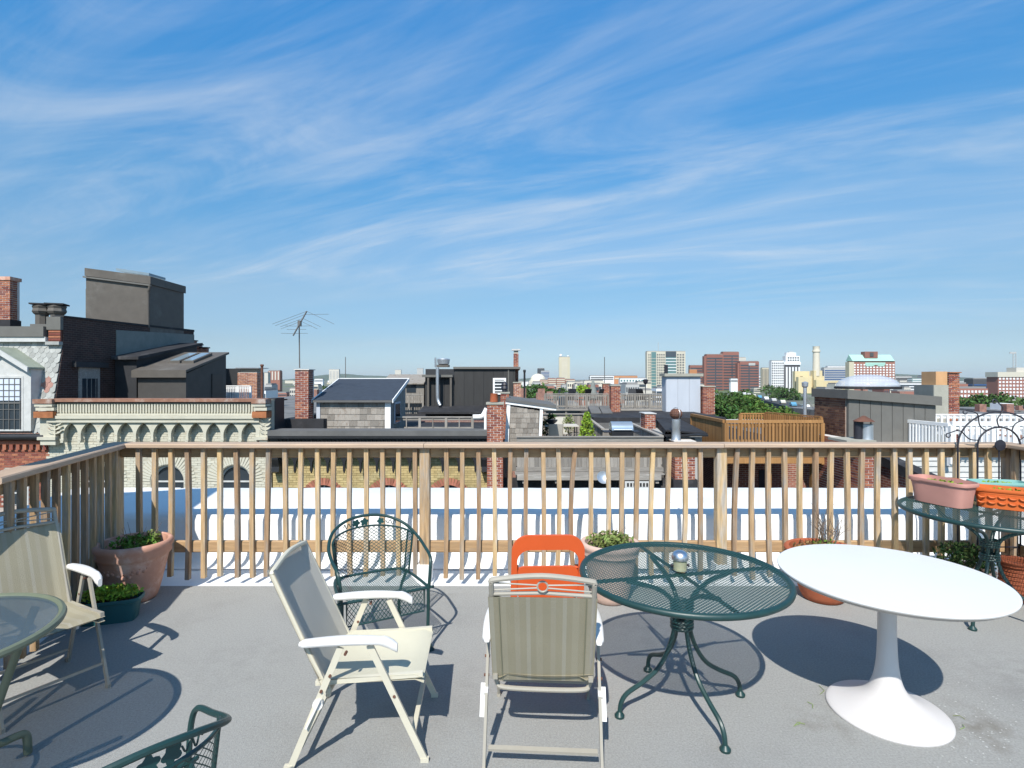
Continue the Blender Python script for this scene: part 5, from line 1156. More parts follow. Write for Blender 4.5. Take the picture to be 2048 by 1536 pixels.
# roof things of the mansard house
def hz(y, Y): return pz(y, Y)
chimney('brick_chimney', 'tall red brick chimney on the mansard house roof', px(-14, 19.2), px(20, 19.2), 19.2, 19.6, hz(658, 19.2), hz(560, 19.2), True, 'brick_red', 'fr', 'mortar', cap=.12, capm='terracotta_tan', base=.33)
for q, lb in ((84, 'short dark vent stack on the mansard roof next to the tall chimney'), (114, 'short black vent stack on the mansard roof, nearer the big grey headhouse')):
    t = T('vent_stack', lb, 'vent', (px(q, 19.5), 19.5, hz(658, 19.5)), R(20)); B().lathe([(.2, 0), (.2, .5), (.26, .55), (.30, .62), (.27, .72), (.30, .80), (.25, .84), (.05, .85)], 8).o('stack', 'metal_brown', t); B().box(-.28, .28, -.28, .28, .85, .90).o('cap', 'tar', t)
bx('stack_base', 'metal_grey', hm, px(60, 19.3), px(128, 19.3), 19.3, 20.2, hz(662, 19.3) - .2, hz(648, 19.3))
Yq = 22.3; Xq = px(300, Yq)
t = T('stair_headhouse', 'large grey metal clad headhouse on top of the mansard house', 'headhouse', (px(236, Yq), Yq, 3.6))
xl_ = px(172, Yq); zl_, zr_ = hz(541, Yq), hz(557, Yq); Ye = 24.6
B().extr([(xl_, Yq, 3.4), (Xq, Yq, 3.4), (Xq, Yq, zr_), (xl_, Yq, zl_)], (0, Ye - Yq, 0)).o('walls', 'metal_brown', t, wc=True)
B().extr([(xl_ - .02, Yq - .05, zl_ - .22), (Xq + .05, Yq - .05, zr_ - .24), (Xq + .05, Yq - .05, zr_ + .08), (xl_ - .02, Yq - .05, zl_ + .10)], (0, Ye - Yq + .12, 0)).o('roof', 'metal_brown', t, wc=True)
B().extr([(xl_ - .06, Yq - .10, zl_ - .30), (Xq + .06, Yq - .10, zr_ - .32), (Xq + .06, Yq - .10, zr_ - .26), (xl_ - .06, Yq - .10, zl_ - .24)], (0, .095, 0)).o('gutter', 'metal_grey', t, wc=True)
B().tube(crv([(Xq + .08, Yq - .12, zr_ - .3), (Xq + .02, Yq - .10, zr_ - .5), (Xq - .02, Yq - .08, zr_ - .7), (Xq - .02, Yq - .08, 3.9)], 4), .05, 8).o('downpipe', 'metal_brown', t, wc=True, sm=True)
B().extr([(px(232, 23), 23, hz(541, 23)), (px(298, 23), 23, hz(551, 23)), (px(298, 23), 23, hz(546, 23)), (px(232, 23), 23, hz(536, 23))], (0, 1.1, 0)).o('skylight', 'skylight', t, wc=True)
bx('left_box', 'metal_grey', t, xl_ - .25, xl_ - .01, Yq + .3, Ye, 3.6, hz(575, Yq))
# ---- shed on the cream roof
Y1_, Y2_ = 20.0, 22.8; xa_, xb_ = px(276, Y1_), px(372, Y1_)
t = T('roof_shed', 'dark metal clad shed with two skylights on the cream house', 'shed', ((xa_ + xb_) / 2, Y1_, .42))
z1_, z2_ = hz(742, Y1_), hz(706, Y2_)
B().extr([(xa_, Y1_, .3), (xa_, Y2_, .3), (xa_, Y2_, z2_ - .1), (xa_, Y1_, z1_ - .1)], (xb_ - xa_, 0, 0)).o('walls', 'metal_dark', t, wc=True)
B().extr([(xa_ - .12, Y1_ - .14, z1_ - .06), (xa_ - .12, Y2_ + .1, z2_ - .04), (xa_ - .12, Y2_ + .1, z2_ + .04), (xa_ - .12, Y1_ - .14, z1_ + .03)], (xb_ - xa_ + .2, 0, 0)).o('roof', 'metal_brown', t, wc=True)
bx('fascia', 'metal_brown', t, xa_ - .13, xb_ + .1, Y1_ - .17, Y1_ - .143, z1_ - .24, z1_ + .02)
for k_ in range(2):
    u0, u1 = .30 + k_ * .30, .56 + k_ * .30; X_ = lambda u: xa_ + (xb_ - xa_) * u; zs_ = lambda Y: z1_ + .045 + (z2_ - z1_) * (Y - Y1_) / (Y2_ - Y1_)
    so = B().extr([(X_(u0), 20.9, zs_(20.9)), (X_(u0), 22.2, zs_(22.2)), (X_(u0), 22.2, zs_(22.2) + .10), (X_(u0), 20.9, zs_(20.9) + .10)], (X_(u1) - X_(u0), 0, 0)).o('skylight', 'metal_brown', t, wc=True)
    B().extr([(X_(u0) + .06, 20.96, zs_(20.96) + .103), (X_(u0) + .06, 22.14, zs_(22.14) + .103), (X_(u0) + .06, 22.14, zs_(22.14) + .115), (X_(u0) + .06, 20.96, zs_(20.96) + .115)], (X_(u1) - X_(u0) - .12, 0, 0)).o('pane', 'skylight', so, wc=True)
bx('door', 'black_paint', t, xb_ + .002, xb_ + .03, 21.7, 22.5, .42, 2.0)
t = T('lean_to', 'black lean-to roof against the grey stucco party wall', 'shed', (px(262, 20.4), 21.5, .42))
B().extr([(Xp + .04, 20.3, .4), (Xp + .04, 24.2, .4), (Xp + .04, 24.2, hz(690, 24)), (Xp + .04, 20.3, hz(716, 20.3))], (px(276, 20) - Xp - .3, 0, 0)).o('walls', 'black_clad', t, wc=True)
B().extr([(Xp + .03, 20.1, hz(719, 20.1)), (Xp + .03, 24.3, hz(690, 24)), (Xp + .03, 24.3, hz(685, 24)), (Xp + .03, 20.1, hz(713, 20.1))], (px(282, 20) - Xp - .2, 0, 0)).o('roof', 'tar', t, wc=True)
bxr = T('roof_wall', 'black clad roof wall behind the skylight shed', 'wall', (px(465, 27), 27, .3)); bx('wall', 'black_clad', bxr, px(440, 27), px(482, 27), 27, 27.4, .3, hz(737, 27))
t = chimney('brick_chimney', 'wide tan brick chimney with a flat metal hood beside the skylight shed', px(475, 26), px(514, 26), 26, 26.8, .3, hz(745, 26), False, 'brick_tan', 'flr', 'mortar', cap=0)
bx('hood', 'galv_clean', t, px(475, 26) - .05, px(518, 26) + .05, 25.9, 26.9, hz(737, 26), hz(735.3, 26)); bx('hood_neck', 'concrete', t, px(480, 26), px(511, 26), 26.1, 26.7, hz(745, 26), hz(737.2, 26))
rail_straight('white_railing', 'white picket railing beside the tan chimney on the cream house', (px(450, 24.5), 24.5), (px(501, 24.5), 24.5), hz(771, 24.5), .42, 'white_trim', 15, 3)
t = T('vent_pipe', 'slim rusty vent pipe behind the tan hooded chimney', 'pipe', (px(524, 25), 25, -.1)); B().tube([(0, 0, 0), (0, 0, hz(731, 25) + .1)], .055, 10).o('pipe', 'rust', t, sm=True); B().lathe([(.055, 0), (.08, .02), (.08, .08), (.055, .1)], 10, (0, 0, hz(733, 25) + .1)).o('collar', 'rust', t, sm=True)
for q0, q1, y0, lb in ((382, 388, 682, 'small orange flue behind the party wall end'), (389, 399, 690, 'black capped flue behind the party wall end'), (400, 412, 696, 'low brick flue behind the party wall end')):
    chimney('brick_chimney', lb, px(q0, 27), px(q1, 27), 27, 27.3, .5, hz(y0, 27), False, 'brick_red', 'fr', cap=.05, capm='tar')
# ---- roofs and chimneys right of the terrace
bx_ = T('dark_roof', 'flat black tar roof with old skylights beyond the terrace', 'roof', (px(1270, 24), 24, -.6)); bx('deck', 'tar', bx_, px(1175, 24), px(1420, 24), 22.2, 28, -.6, hz(824, 26)); bx('front_edge', 'roof_grey', bx_, px(1168, 22.2), px(1330, 22.2), 22.1, 22.19, -.6, hz(846, 22.1))
for q in (1180, 1202):
    B().extr([(px(q, 25), 24.6, hz(824, 26) + .01), (px(q, 25), 25.7, hz(824, 26) + .01), (px(q, 25), 25.7, hz(824, 26) + .32), (px(q, 25), 24.6, hz(824, 26) + .05)], (.46, 0, 0)).o('skylight', 'roof_grey', bx_, wc=True)
chimney('brick_chimney', 'brown brick chimney between the two grey deck railings', px(1222, 26), px(1241, 26), 26, 26.5, -.2, hz(772, 26), False, 'brick_red', 'flr', 'mortar_red', base=.35)
chimney('brick_chimney', 'small brick chimney behind the first grey deck railing', px(1206, 30), px(1220, 30), 30, 30.4, -.2, hz(768, 30), False, 'brick_red', 'fl')
t = chimney('brick_chimney', 'squat brick chimney with white mortar beside the barbecue', px(1290, 19.5), px(1311, 19.5), 19.5, 20.3, -1.1, hz(828, 19.5), False, 'brick_red', 'flr', 'mortar', capm='white_worn', cap=.03)
chimney('brick_chimney', 'brick chimney beside the pale grey headhouse', px(1406, 26), px(1430, 26), 26, 26.6, -.3, hz(774, 26), False, 'brick_red', 'flr', 'mortar_red', base=.42)
Y_ = 27.0
for a, e, lb in ((1090, 1216, 'long grey weathered deck railing behind the terrace'), (1240, 1328, 'grey weathered deck railing beside the pale grey headhouse')):
    rail_straight('timber_railing', lb, (px(a, Y_), Y_), (px(e, Y_), Y_), hz(787, Y_), hz(816, Y_), 'grey_wood', int((e - a) / 3.6), 4, 'grey_woodx', bw=.045)
    bx('fascia_beam', 'grey_woodx', bpy.context.scene.objects[[o.name for o in COL.objects if o.get('label') == lb][0]], px(a - 2, Y_), px(e + 2, Y_), Y_ - .1, Y_ - .02, hz(821, Y_), hz(817, Y_))
bxp = T('roof_platform', 'raised grey timber platform carrying the deck railings', 'platform', (px(1200, 28), 29, -.5)); bx('floor', 'grey_woodx', bxp, px(1088, 27.1), px(1330, 27.1), 27.0, 33, hz(823, 27) - .05, hz(817, 27) - .02); bx('skirt', 'black_clad', bxp, px(1088, 27.3), px(1325, 27.3), 27.3, 27.4, -1.2, hz(824, 27.3))
t = T('storage_bin', 'blue plastic bin on the grey deck', 'bin', (px(1127, 26.7), 27.4, hz(817, 27))); B().lathe([(.17, 0), (.2, .55), (.21, .57), (.21, .6), (.02, .61)], 16).o('body', 'bin_blue', t, sm=True)
for q in (1105, 1135, 1165, 1190, 1262, 1290):
    t = T('deck_chair', 'dark folded deck chair behind the grey deck railings', 'chair', (px(q, 28), 28, hz(817, 27)), random.uniform(0, 6), 'chairs on the far deck'); B().box(-.25, .25, -.25, .25, .38, .43).o('seat', 'black_paint', t); B().bar((0, -.24, .4), (0, -.4, .95), .5, .03).o('backrest', 'black_paint', t)
    for sx in (-1, 1): B().bar((sx * .22, .2, .4), (sx * .22, .25, 0), .04).o('leg', 'white_worn', t); B().bar((sx * .22, -.2, .4), (sx * .22, -.25, 0), .04).o('leg', 'white_worn', t)
t = T('shrub', 'round bright green shrub on the grey deck', 'shrub', (px(1166, 29), 29, hz(817, 27))); plant(t, (0, 0, .85), (.42, .42, .3), 500, .06, 'leaf_lime'); B().lathe([(.2, 0), (.25, .5), (.2, .5)], 12).o('pot', 'terracotta', t)
t = T('patio_umbrella', 'closed grey umbrella standing on the grey deck', 'umbrella', (px(1186, 29), 29, hz(817, 27))); B().lathe([(.02, .4), (.24, .45), (.2, .8), (.06, 1.35), (.01, 1.45)], 10).o('canopy', 'stucco_grey', t, sm=True); B().tube([(0, 0, 0), (0, 0, .5)], .03, 6).o('pole', 'iron', t)
t = T('roof_mast', 'thin bare roof mast above the deck railing', 'mast', (px(1209, 30.2), 30.2, hz(768, 30))); B().tube([(0, 0, .05), (0, 0, hz(714, 30.2) - hz(768, 30))], .022, 6).o('pole', 'roof_grey', t)
t = T('roof_mast', 'thin bare mast behind the slate blue roof', 'mast', (px(691, 30), 30, -.2)); B().tube([(0, 0, 0), (0, 0, hz(714, 30) + .2)], .02, 6).o('pole', 'roof_grey', t)
t = T('roof_lamp', 'black square lamp on a thin post by the pale grey headhouse', 'lamp', (px(1291, 27.4), 27.4, hz(817, 27))); B().tube([(0, 0, 0), (0, 0, 1.2)], .02, 6).o('post', 'iron', t); B().lathe([(.05, 1.2), (.1, 1.25), (.14, 1.42), (.04, 1.46)], 8).o('lantern', 'iron', t)
# pale grey headhouse
Yh2 = 26.2; t = T('pale_headhouse', 'pale blue grey panelled headhouse on the far roof', 'headhouse', (px(1365, Yh2), Yh2, -.3))
xa_, xb_ = px(1333, Yh2), px(1401, Yh2); zt_ = hz(752, Yh2)
bx('core', 'pale_grey_panel', t, xa_ - .02, xb_ + .0, Yh2 + .03, Yh2 + .75, -.6, zt_ - .02)
for i in range(3): piece('panel', 'pale_grey_panel', t, xa_ + (xb_ - xa_) * i / 3 + .006, xa_ + (xb_ - xa_) * (i + 1) / 3 - .006, Yh2, Yh2 + .029, -.1, zt_ - .04)
bx('roof_edge', 'concrete', t, xa_ - .12, xb_ + .1, Yh2 - .12, Yh2 + .85, zt_ - .02, zt_ + .12); B().tube([(px(1337, Yh2), Yh2 + .4, zt_ + .05), (px(1337, Yh2), Yh2 + .4, zt_ + .55)], .09, 8).o('vent', 'iron', t, wc=True)
# turbine vent on its chimney
Yv = 16.8
t = chimney('brick_chimney', 'red brick chimney under the rusty turbine vent', px(1350, Yv), px(1390, Yv), Yv, Yv + .9, fz(962, Yv), fz(884, Yv), True, 'brick_red', 'fl', 'mortar', cap=.03, capm='mortar')
bx('flashing', 'tar', t, px(1346, Yv), px(1394, Yv), Yv - .05, Yv + 1, -6, fz(959, Yv))
v = T('turbine_vent', 'rusty turbine vent on a galvanised pipe', 'vent', (px(1358, Yv), Yv + .3, fz(882, Yv))); hh = fz(842, Yv) - fz(884, Yv)
B().lathe([(.155, 0), (.14, .03), (.13, hh * .5), (.135, hh * .52), (.13, hh)], 20).o('pipe', 'galv', v, sm=True)
for i in range(18):
    a = 2 * pi * i / 18; pts = [(math.cos(a + q * .12) * .19 * math.sin(R(25 + 130 * q)) , math.sin(a + q * .12) * .19 * math.sin(R(25 + 130 * q)), hh + .17 - .17 * math.cos(R(25 + 130 * q))) for q in [k / 6 for k in range(7)]]
    b = B()
    for p, q in zip(pts, pts[1:]): b.bar(p, q, .05, .006, up=(math.cos(a), math.sin(a), 0))
    b.o('vane', 'rust', v)
B().tube([(0, math.cos(a) * .20, hh + .17 + math.sin(a) * .20) for a in [2 * pi * i / 24 for i in range(24)]], .009, 6, True).o('hoop', 'galv_clean', v, sm=True).rotation_euler = (0, 0, R(20))
# black hipped roof behind it
t = T('black_dormer', 'black hipped bay roof with pale grey wall beside the turbine vent', 'bay roof', (px(1365, 18), 18, -3))
a, b_, c, d = P(1318, 835, 20.4), P(1345, 833, 20.6), P(1412, 866, 17.6), P(1330, 858, 17.3)
B().add([P(1312, 838, 20.5), P(1352, 834, 20.8), P(1415, 866, 17.7), P(1331, 860, 17.2), P(1331, 863, 17.2), P(1415, 869, 17.7), P(1312, 880, 20.3), P(1318, 905, 18)], [(0, 3, 2, 1), (3, 4, 5, 2), (0, 6, 7, 4, 3)]).o('roof', 'tar', t, wc=True)
bx('wall', 'far_grey', t, px(1333, 17.6), px(1404, 17.6), 17.6, 20, -3.6, fz(869, 17.6)); bx('eave', 'black_paint', t, px(1329, 17.3), px(1411, 17.5), 17.25, 17.5, fz(872, 17.4), fz(868, 17.4))
bx('opening', 'black_clad', t, px(1372, 17.55), px(1390, 17.55), 17.55, 17.599, fz(885, 17.5), fz(877, 17.5))
# orange timber deck
Yo = 17.0; zt_ = hz(840, Yo); xa_, xb_ = px(1451, Yo), px(1645, Yo)
bl = T('timber_deck', 'orange stained timber roof deck on posts over a dark yard', 'deck', ((xa_ + xb_) / 2, Yo, ZG))
bx('floor', 'orange_wood', bl, xa_, xb_, Yo, 21.5, zt_ - 1.2, zt_ - 1.1); bx('rim_board', 'orange_wood', bl, xa_, xb_, Yo - .04, Yo - .002, zt_ - 1.35, zt_ - 1.1)
for q in (xa_ + .1, (xa_ + xb_) / 2, xb_ - .1): bx('post', 'orange_wood', bl, q - .07, q + .07, Yo + .3, Yo + .44, ZG, zt_ - 1.2)
rail_straight('orange_railing', 'orange stained timber railing with thin balusters along the deck front', (xa_, Yo), (xb_, Yo), zt_, zt_ - 1.08, 'orange_wood', 28, 2, bw=.055, cap=.09)
t = rail_straight('orange_railing', 'orange stained close boarded railing running back from the deck corner', (xa_, Yo + .1), (xa_, 20.2), zt_ - .003, zt_ - 1.08, 'orange_wood', 24, 2, bw=.118, cap=.09)
t = rail_straight('orange_railing', 'orange stained railing along the back of the deck', (px(1480, 21), 21), (px(1530, 21), 21), hz(826, 21), hz(856, 21), 'orange_wood', 9, 2, bw=.06)
t = rail_straight('orange_railing', 'orange stained stepped railing on the far side of the deck', (px(1530, 21), 20.9), (px(1642, 18.4), 18.4), zt_ + .02, zt_ - 1.08, 'orange_wood', 24, 2, bw=.06)
yb_ = T('yard_building', 'dark brick house back under the orange timber deck', 'house', (px(1540, 20), 20, ZG)); bx('wall', 'bricks', yb_, px(1440, 19.8), px(1720, 19.8), 19.8, 30, ZG, -.9); bx('roof', 'tar', yb_, px(1410, 19.8), px(1700, 19.8), 19.7, 30, -.898, -.75)
bx('lower_roof', 'roof_grey', yb_, px(1440, 18.5), px(1640, 18.5), 18.2, 19.79, -3.1, -2.9); bx('window', 'pane', yb_, px(1520, 19.7), px(1545, 19.7), 19.76, 19.799, -2.6, -1.5)
t = T('shrub', 'green shrub in the yard beside the turbine vent chimney', 'shrub', (px(1418, 16.9), 16.9, -3.2)); plant(t, (0, 0, .45), (.5, .4, .42), 900, .055, 'leaf_green'); B().tube([(0, 0, -.6), (0, 0, .4)], .04, 6).o('stem', 'twig', t)
# ---- right hand brick and grey metal box
Yr = 17.5; xg = px(1697, Yr); xe = px(1872, Yr); zl_, zr_ = hz(789, Yr), hz(803, Yr)
rb = T('brick_headhouse', 'brick and grey metal clad headhouse under the dome skylight', 'headhouse', ((xg + xe) / 2, Yr, -.6))
zl2 = hz(781, 19.3)
B().extr([(xg, Yr + .03, -1.2), (xe, Yr + .03, -1.2), (xe, Yr + .03, zr_ - .1), (xg, Yr + .03, zl_ - .1)], (0, 1.9, 0)).o('core', 'metal_grey', rb, wc=True)
n = 8
for i in range(n):
    u0, u1 = i / n, (i + 1) / n; X_ = lambda u: xg + (xe - xg) * u; Z_ = lambda u: zl_ + (zr_ - zl_) * u - .13
    B().extr([(X_(u0) + .008, Yr, -1), (X_(u1) - .008, Yr, -1), (X_(u1) - .008, Yr, Z_(u1)), (X_(u0) + .008, Yr, Z_(u0))], (0, .028, 0)).o('panel', 'metal_grey', rb, wc=True)
B().extr([(xg - .1, Yr - .12, zl_ - .13), (xe + .1, Yr - .12, zr_ - .13), (xe + .1, Yr - .12, zr_ + .16), (xg - .1, Yr - .12, zl_ + .16)], (0, 2.1, 0)).o('fascia', 'metal_grey', rb, wc=True)
bx('brick_side', 'mortar_red', rb, xg - .02, xg - .001, Yr + .12, 19.4, -3.5, zl_ - .13)
mat('brick_brown_i', (.17, .085, .055), .9, .2, 14, .3, 60, island=.45, hue=.012)
brickwall(Yr + .13, 19.4, -1.3, zl_ - .14, xg - .03, None, axis='y', bh=.066).o('brickwork', 'brick_brown_i', rb, wc=True, kind='stuff')
d = T('dome_skylight', 'clear domed skylight on the grey metal clad headhouse', 'skylight', (px(1733, 18.6), 18.55, zl_ + .16)); B().lathe([(1.0, 0), (1.02, .02), (1.02, .08), (.98, .09)], 40, sy=.85).o('curb', 'tar', d); B().lathe([(.97 * math.cos(a), .092 + .40 * math.sin(a)) for a in [R(6 * i) for i in range(15)]] + [(.01, .492)], 40, sy=.85).o('dome', 'dome_acrylic', d, sm=True)
t = T('vent_pipe', 'galvanised flue pipe with a rain cap and brace beside the brown brick headhouse', 'pipe', (px(1610, 19.5), 19.5, -.75)); zt_ = hz(764, 19.5) + .75; B().tube([(0, 0, 0), (0, 0, zt_ - .2)], .06, 12).o('pipe', 'galv_clean', t, sm=True); B().lathe([(.06, zt_ - .2), (.10, zt_ - .16), (.11, zt_ - .02), (.07, zt_), (.01, zt_ + .02)], 14).o('rain_cap', 'galv_clean', t, sm=True); B().tube([(.02, 0, zt_ - .5), (.62, -.1, zt_ - 1.55)], .015, 6).o('brace', 'galv_clean', t)
# concrete and brick chimney
Yx = 18.4; t = T('party_chimney', 'tall chimney, half rendered concrete and half bare brick with a plywood box', 'chimney', (px(1890, Yx), Yx, -.5))
bx('render_block', 'concrete', t, px(1868, Yx), px(1897, Yx), Yx, Yx + .9, -.8, hz(770, Yx)); bx('render_side', 'stucco_grey', t, px(1867.5, Yx) - .003, px(1868, Yx) - .001, Yx + .02, Yx + .9, -.8, hz(770, Yx)); bx('plywood_box', 'plywood', t, px(1874, Yx), px(1897, Yx), Yx + .05, Yx + .7, hz(770, Yx) + .002, hz(743, Yx))
bx('brick_core', 'mortar', t, px(1897.2, Yx) + .01, px(1918, Yx), Yx + .02, Yx + .9, -.8, hz(746, Yx)); b = B()
for q in brick_boxes(px(1897.2, Yx) + .01, px(1919, Yx), Yx, Yx + .9, -.8, hz(746, Yx), 'fr', jit=.012): b.box(*q)
b.o('brickwork', 'brick_red_i', t, wc=True, kind='stuff'); bx('cap', 'brown_rust', t, px(1897, Yx), px(1921, Yx), Yx - .05, Yx + .95, hz(746, Yx) + .002, hz(744, Yx))
# brick bay with hooded flue
wl = T('brick_bay', 'red brick bay wall carrying the hooded flue', 'wall', (px(1735, 15), 15.5, ZG))
xw0, xw1 = px(1730, 15), px(1753, 15); bx('core', 'mortar', wl, xw0 + .012, xw1 - .012, 15.012, 17.4, ZG, fz(886, 15)); b = B()
for q in brick_boxes(xw0, xw1, 15, 17.4, -3.4, fz(886, 15) - .002, 'flr'): b.box(*q)
b.o('brickwork', 'brick_red_i', wl, wc=True, kind='stuff'); bx('mortar_cap', 'concrete', wl, xw0 - .5, xw1, 15.0, 15.9, fz(886, 15), fz(881, 15))
h = T('hooded_flue', 'rusty galvanised flue with a conical black hood on the brick bay', 'flue', (px(1730, 15.3), 15.35, fz(881, 15))); B().lathe([(.17, 0), (.16, .05), (.16, .42), (.14, .42), (.14, .1)], 18, (.08, 0, 0)).o('pipe', 'galv', h, sm=True); B().lathe([(.12, 0), (.12, .5)], 12, (-.12, .05, 0)).o('side_pipe', 'iron', h, sm=True); B().lathe([(.27, .50), (.25, .52), (.03, .66)], 18, (0, 0, 0)).o('hood', 'rust', h, sm=True)
for s in (-1, 1): B().box(s * .2 - .01, s * .2 + .01, -.01, .01, .05, .52).o('strut', 'iron', h)
t = T('sloped_parapet', 'dark brick wall with a sloping black coping beside the brick bay', 'wall', (px(1800, 14.6), 14.6, ZG)); xq = px(1850, 14)
B().extr([(xq, 13.9, ZG), (xq, 16.2, ZG), (xq, 16.2, -.55), (xq, 13.9, -1.0)], (.3, 0, 0)).o('wall', 'bricks', t, wc=True); B().extr([(xq - .05, 13.8, -1.0), (xq - .05, 16.25, -.55), (xq - .05, 16.25, -.3), (xq - .05, 13.8, -.72)], (.4, 0, 0)).o('coping', 'tar', t, wc=True)
# white railings and clapboard house
zt_ = hz(843, 16); xa_ = px(1902, 16)
rail_straight('white_railing', 'white painted deck railing behind the iron trellis', (xa_, 16), (18.5, 16), zt_, zt_ - .95, 'white_trim', 36, 4, cap=.12, bw=.05)
rail_straight('white_railing', 'white painted deck railing running back beside the hooded flue', (xa_, 16.05), (px(1784, 18.2), 18.2), hz(837, 18), hz(837, 18) - .95, 'white_trim', 18, 3, bw=.05, cap=.10)
rail_straight('white_railing', 'upper white deck railing below the half rendered chimney', (px(1862, 18), 18), (20, 18), hz(828, 18), hz(828, 18) - .7, 'white_trim', 30, 4, bw=.07)
ch_ = T('clapboard_house', 'white clapboard house with dark windows below the white railings', 'house', (15, 16, ZG)); bx('wall', 'white_worn', ch_, px(1800, 16.2), 19, 16.25, 30, ZG, zt_ - .97)
z = zt_ - 1.02; k_ = 0
while z > -3.6:
    b = B(); b.extr([(px(1800, 16.2), 16.24, z), (px(1800, 16.2), 16.205, z - .16), (px(1800, 16.2), 16.24, z - .165)], (19 - px(1800, 16.2), 0, 0)); b.o('clapboard', 'white_worn', ch_, wc=True); z -= .165
for q in (1830, 1905, 1975): wo = bx('window', 'white_trim', ch_, px(q, 16.1), px(q + 44, 16.1), 16.13, 16.2, -2.3, -1.15); bx('pane', 'pane', wo, px(q + 4, 16.1), px(q + 40, 16.1), 16.118, 16.129, -2.2, -1.25)
# ================================================================ middle distance and skyline
def tree(name, label, c, h, r, m, n, sz, group=None, squash=.8, sd=1):
    t = T(name, label, 'tree', c, 0, group); rn = random.Random(sd); zc = h - r * squash
    B().tube(crv([(0, 0, 0), (.02 * h, 0, h * .3), (0, .02 * h, zc)], 3), [h * .035 * (1 - .12 * i) for i in range(7)], 7).o('trunk', 'twig', t, sm=True)
    lb = B()
    for k in range(5): a = k * 1.3; lb.tube([(0, 0, h * .35), (math.cos(a) * r * .4, math.sin(a) * r * .4, zc), (math.cos(a) * r * .75, math.sin(a) * r * .75, zc + r * .2)], [h * .015, h * .01, h * .004], 5)
    lb.o('limbs', 'twig', t, kind='stuff')
    b = B()
    for k in range(26):
        d = V((rn.gauss(0, 1), rn.gauss(0, 1), rn.gauss(0, .8))).normalized() * r * rn.uniform(.45, .86); q = r * rn.uniform(.22, .40)
        b.foliage((d.x, d.y, zc + d.z * squash), (q, q, q * .75), n // 26, sz, .45, .25)
    b.o('crown', m, t, kind='stuff'); return t
for i, (q, y, Y, r, m) in enumerate(((1450, 786, 62, 2.8, 'leaf_tree'), (1475, 812, 52, 2.3, 'leaf_tree'), (1500, 800, 66, 2.5, 'leaf_tree_light'), (1530, 812, 60, 2.4, 'leaf_tree_light'), (1444, 818, 46, 2.0, 'leaf_tree'), (1556, 822, 62, 2.0, 'leaf_tree_light'), (1436, 800, 55, 2.4, 'leaf_tree'), (1515, 824, 48, 2.0, 'leaf_tree_light'), (1484, 796, 70, 2.6, 'leaf_tree'), (1575, 826, 64, 1.8, 'leaf_tree_light'))):
    zt = pz(y - 14, Y); tree('street_tree', 'leafy green street tree rising behind the orange timber deck', (px(q, Y), Y, ZG), zt - ZG, r, m, 3000, .16, 'street trees behind the orange deck', .85, i)
for i, (q, y, Y, r) in enumerate(((1058, 770, 150, 5.5), (1080, 772, 160, 5), (1100, 778, 150, 4))):
    tree('park_tree', 'dark green park tree beside the black vent pipe', (px(q, Y), Y, ZG), pz(y - 5, Y) - ZG, r, 'leaf_tree', 1600, .42, 'park trees by the vent pipe', .8, 20 + i)
ft = [(1545, 770, 420, 9), (1560, 776, 380, 8), (1585, 780, 380, 8), (1935, 792, 150, 4), (1965, 788, 140, 4), (1990, 785, 150, 5), (2020, 795, 130, 5), (2045, 796, 120, 5), (1950, 806, 100, 3.5), (2000, 808, 95, 3.5), (2035, 812, 90, 3.5), (640, 768, 500, 12), (670, 766, 520, 12), (720, 768, 500, 10), (1170, 776, 300, 6), (1240, 778, 320, 6), (1130, 775, 330, 7)]
for i, (q, y, Y, r) in enumerate(ft):
    tree('city_tree', 'small dark green tree among the distant roofs', (px(q, Y), Y, ZG), pz(y - 4, Y) - ZG, r, 'leaf_tree', 700, r * .1, 'trees among the distant roofs', .75, 40 + i)
def tower(name, label, x0, x1, yt, Y, m, dep=None, win=None, roof='far_roof', group=None, zt=None, cat='building', band=None):
    """a distant building; win = (style, columns, rows, material, top px, bottom px)"""
    z1 = pz(yt, Y) if zt is None else zt; a, b_ = px(x0, Y), px(x1, Y); dep = (dep or max(12, (b_ - a) * .7)) * (.3 if Y > 100 else 1)
    t = T(name, label, cat, ((a + b_) / 2, Y, ZG), 0, group)
    bx('wall', m, t, a, b_, Y, Y + dep, ZG, z1); bx('roof', roof, t, a + .5, b_ - .5, Y + .5, Y + dep - .5, z1 + .01, z1 + .8)
    if win: windows(t, a, b_, Y, Y + dep, z1, win)
    return t
def windows(t, a, b_, Y, Y2, z1, win):
    st, nx, nz, wm, yt, yb = win; za, zb = pz(yt, Y), pz(yb, Y); fh = (za - zb) / nz
    if st == 'grid':
        for k in range(nz):
            for i in range(nx):
                cx = a + (b_ - a) * (i + .5) / nx; w = (b_ - a) / nx * .27; z = za - fh * (k + .5); piece('window', wm, t, cx - w, cx + w, Y - .25, Y - .02, z - fh * .27, z + fh * .27)
    if st == 'band':
        for k in range(nz): z = za - fh * (k + .5); piece('window_band', wm, t, a + (b_ - a) * .03, b_ - (b_ - a) * .03, Y - .3, Y - .02, z - fh * .22, z + fh * .22); piece('window_band', wm, t, a - .3, a - .02, Y + .5, Y2 - .5, z - fh * .22, z + fh * .22)
    if st == 'vert':
        for i in range(nx): cx = a + (b_ - a) * (i + .5) / nx; w = (b_ - a) / nx * .22; piece('window_strip', wm, t, cx - w, cx + w, Y - .3, Y - .02, zb, za)
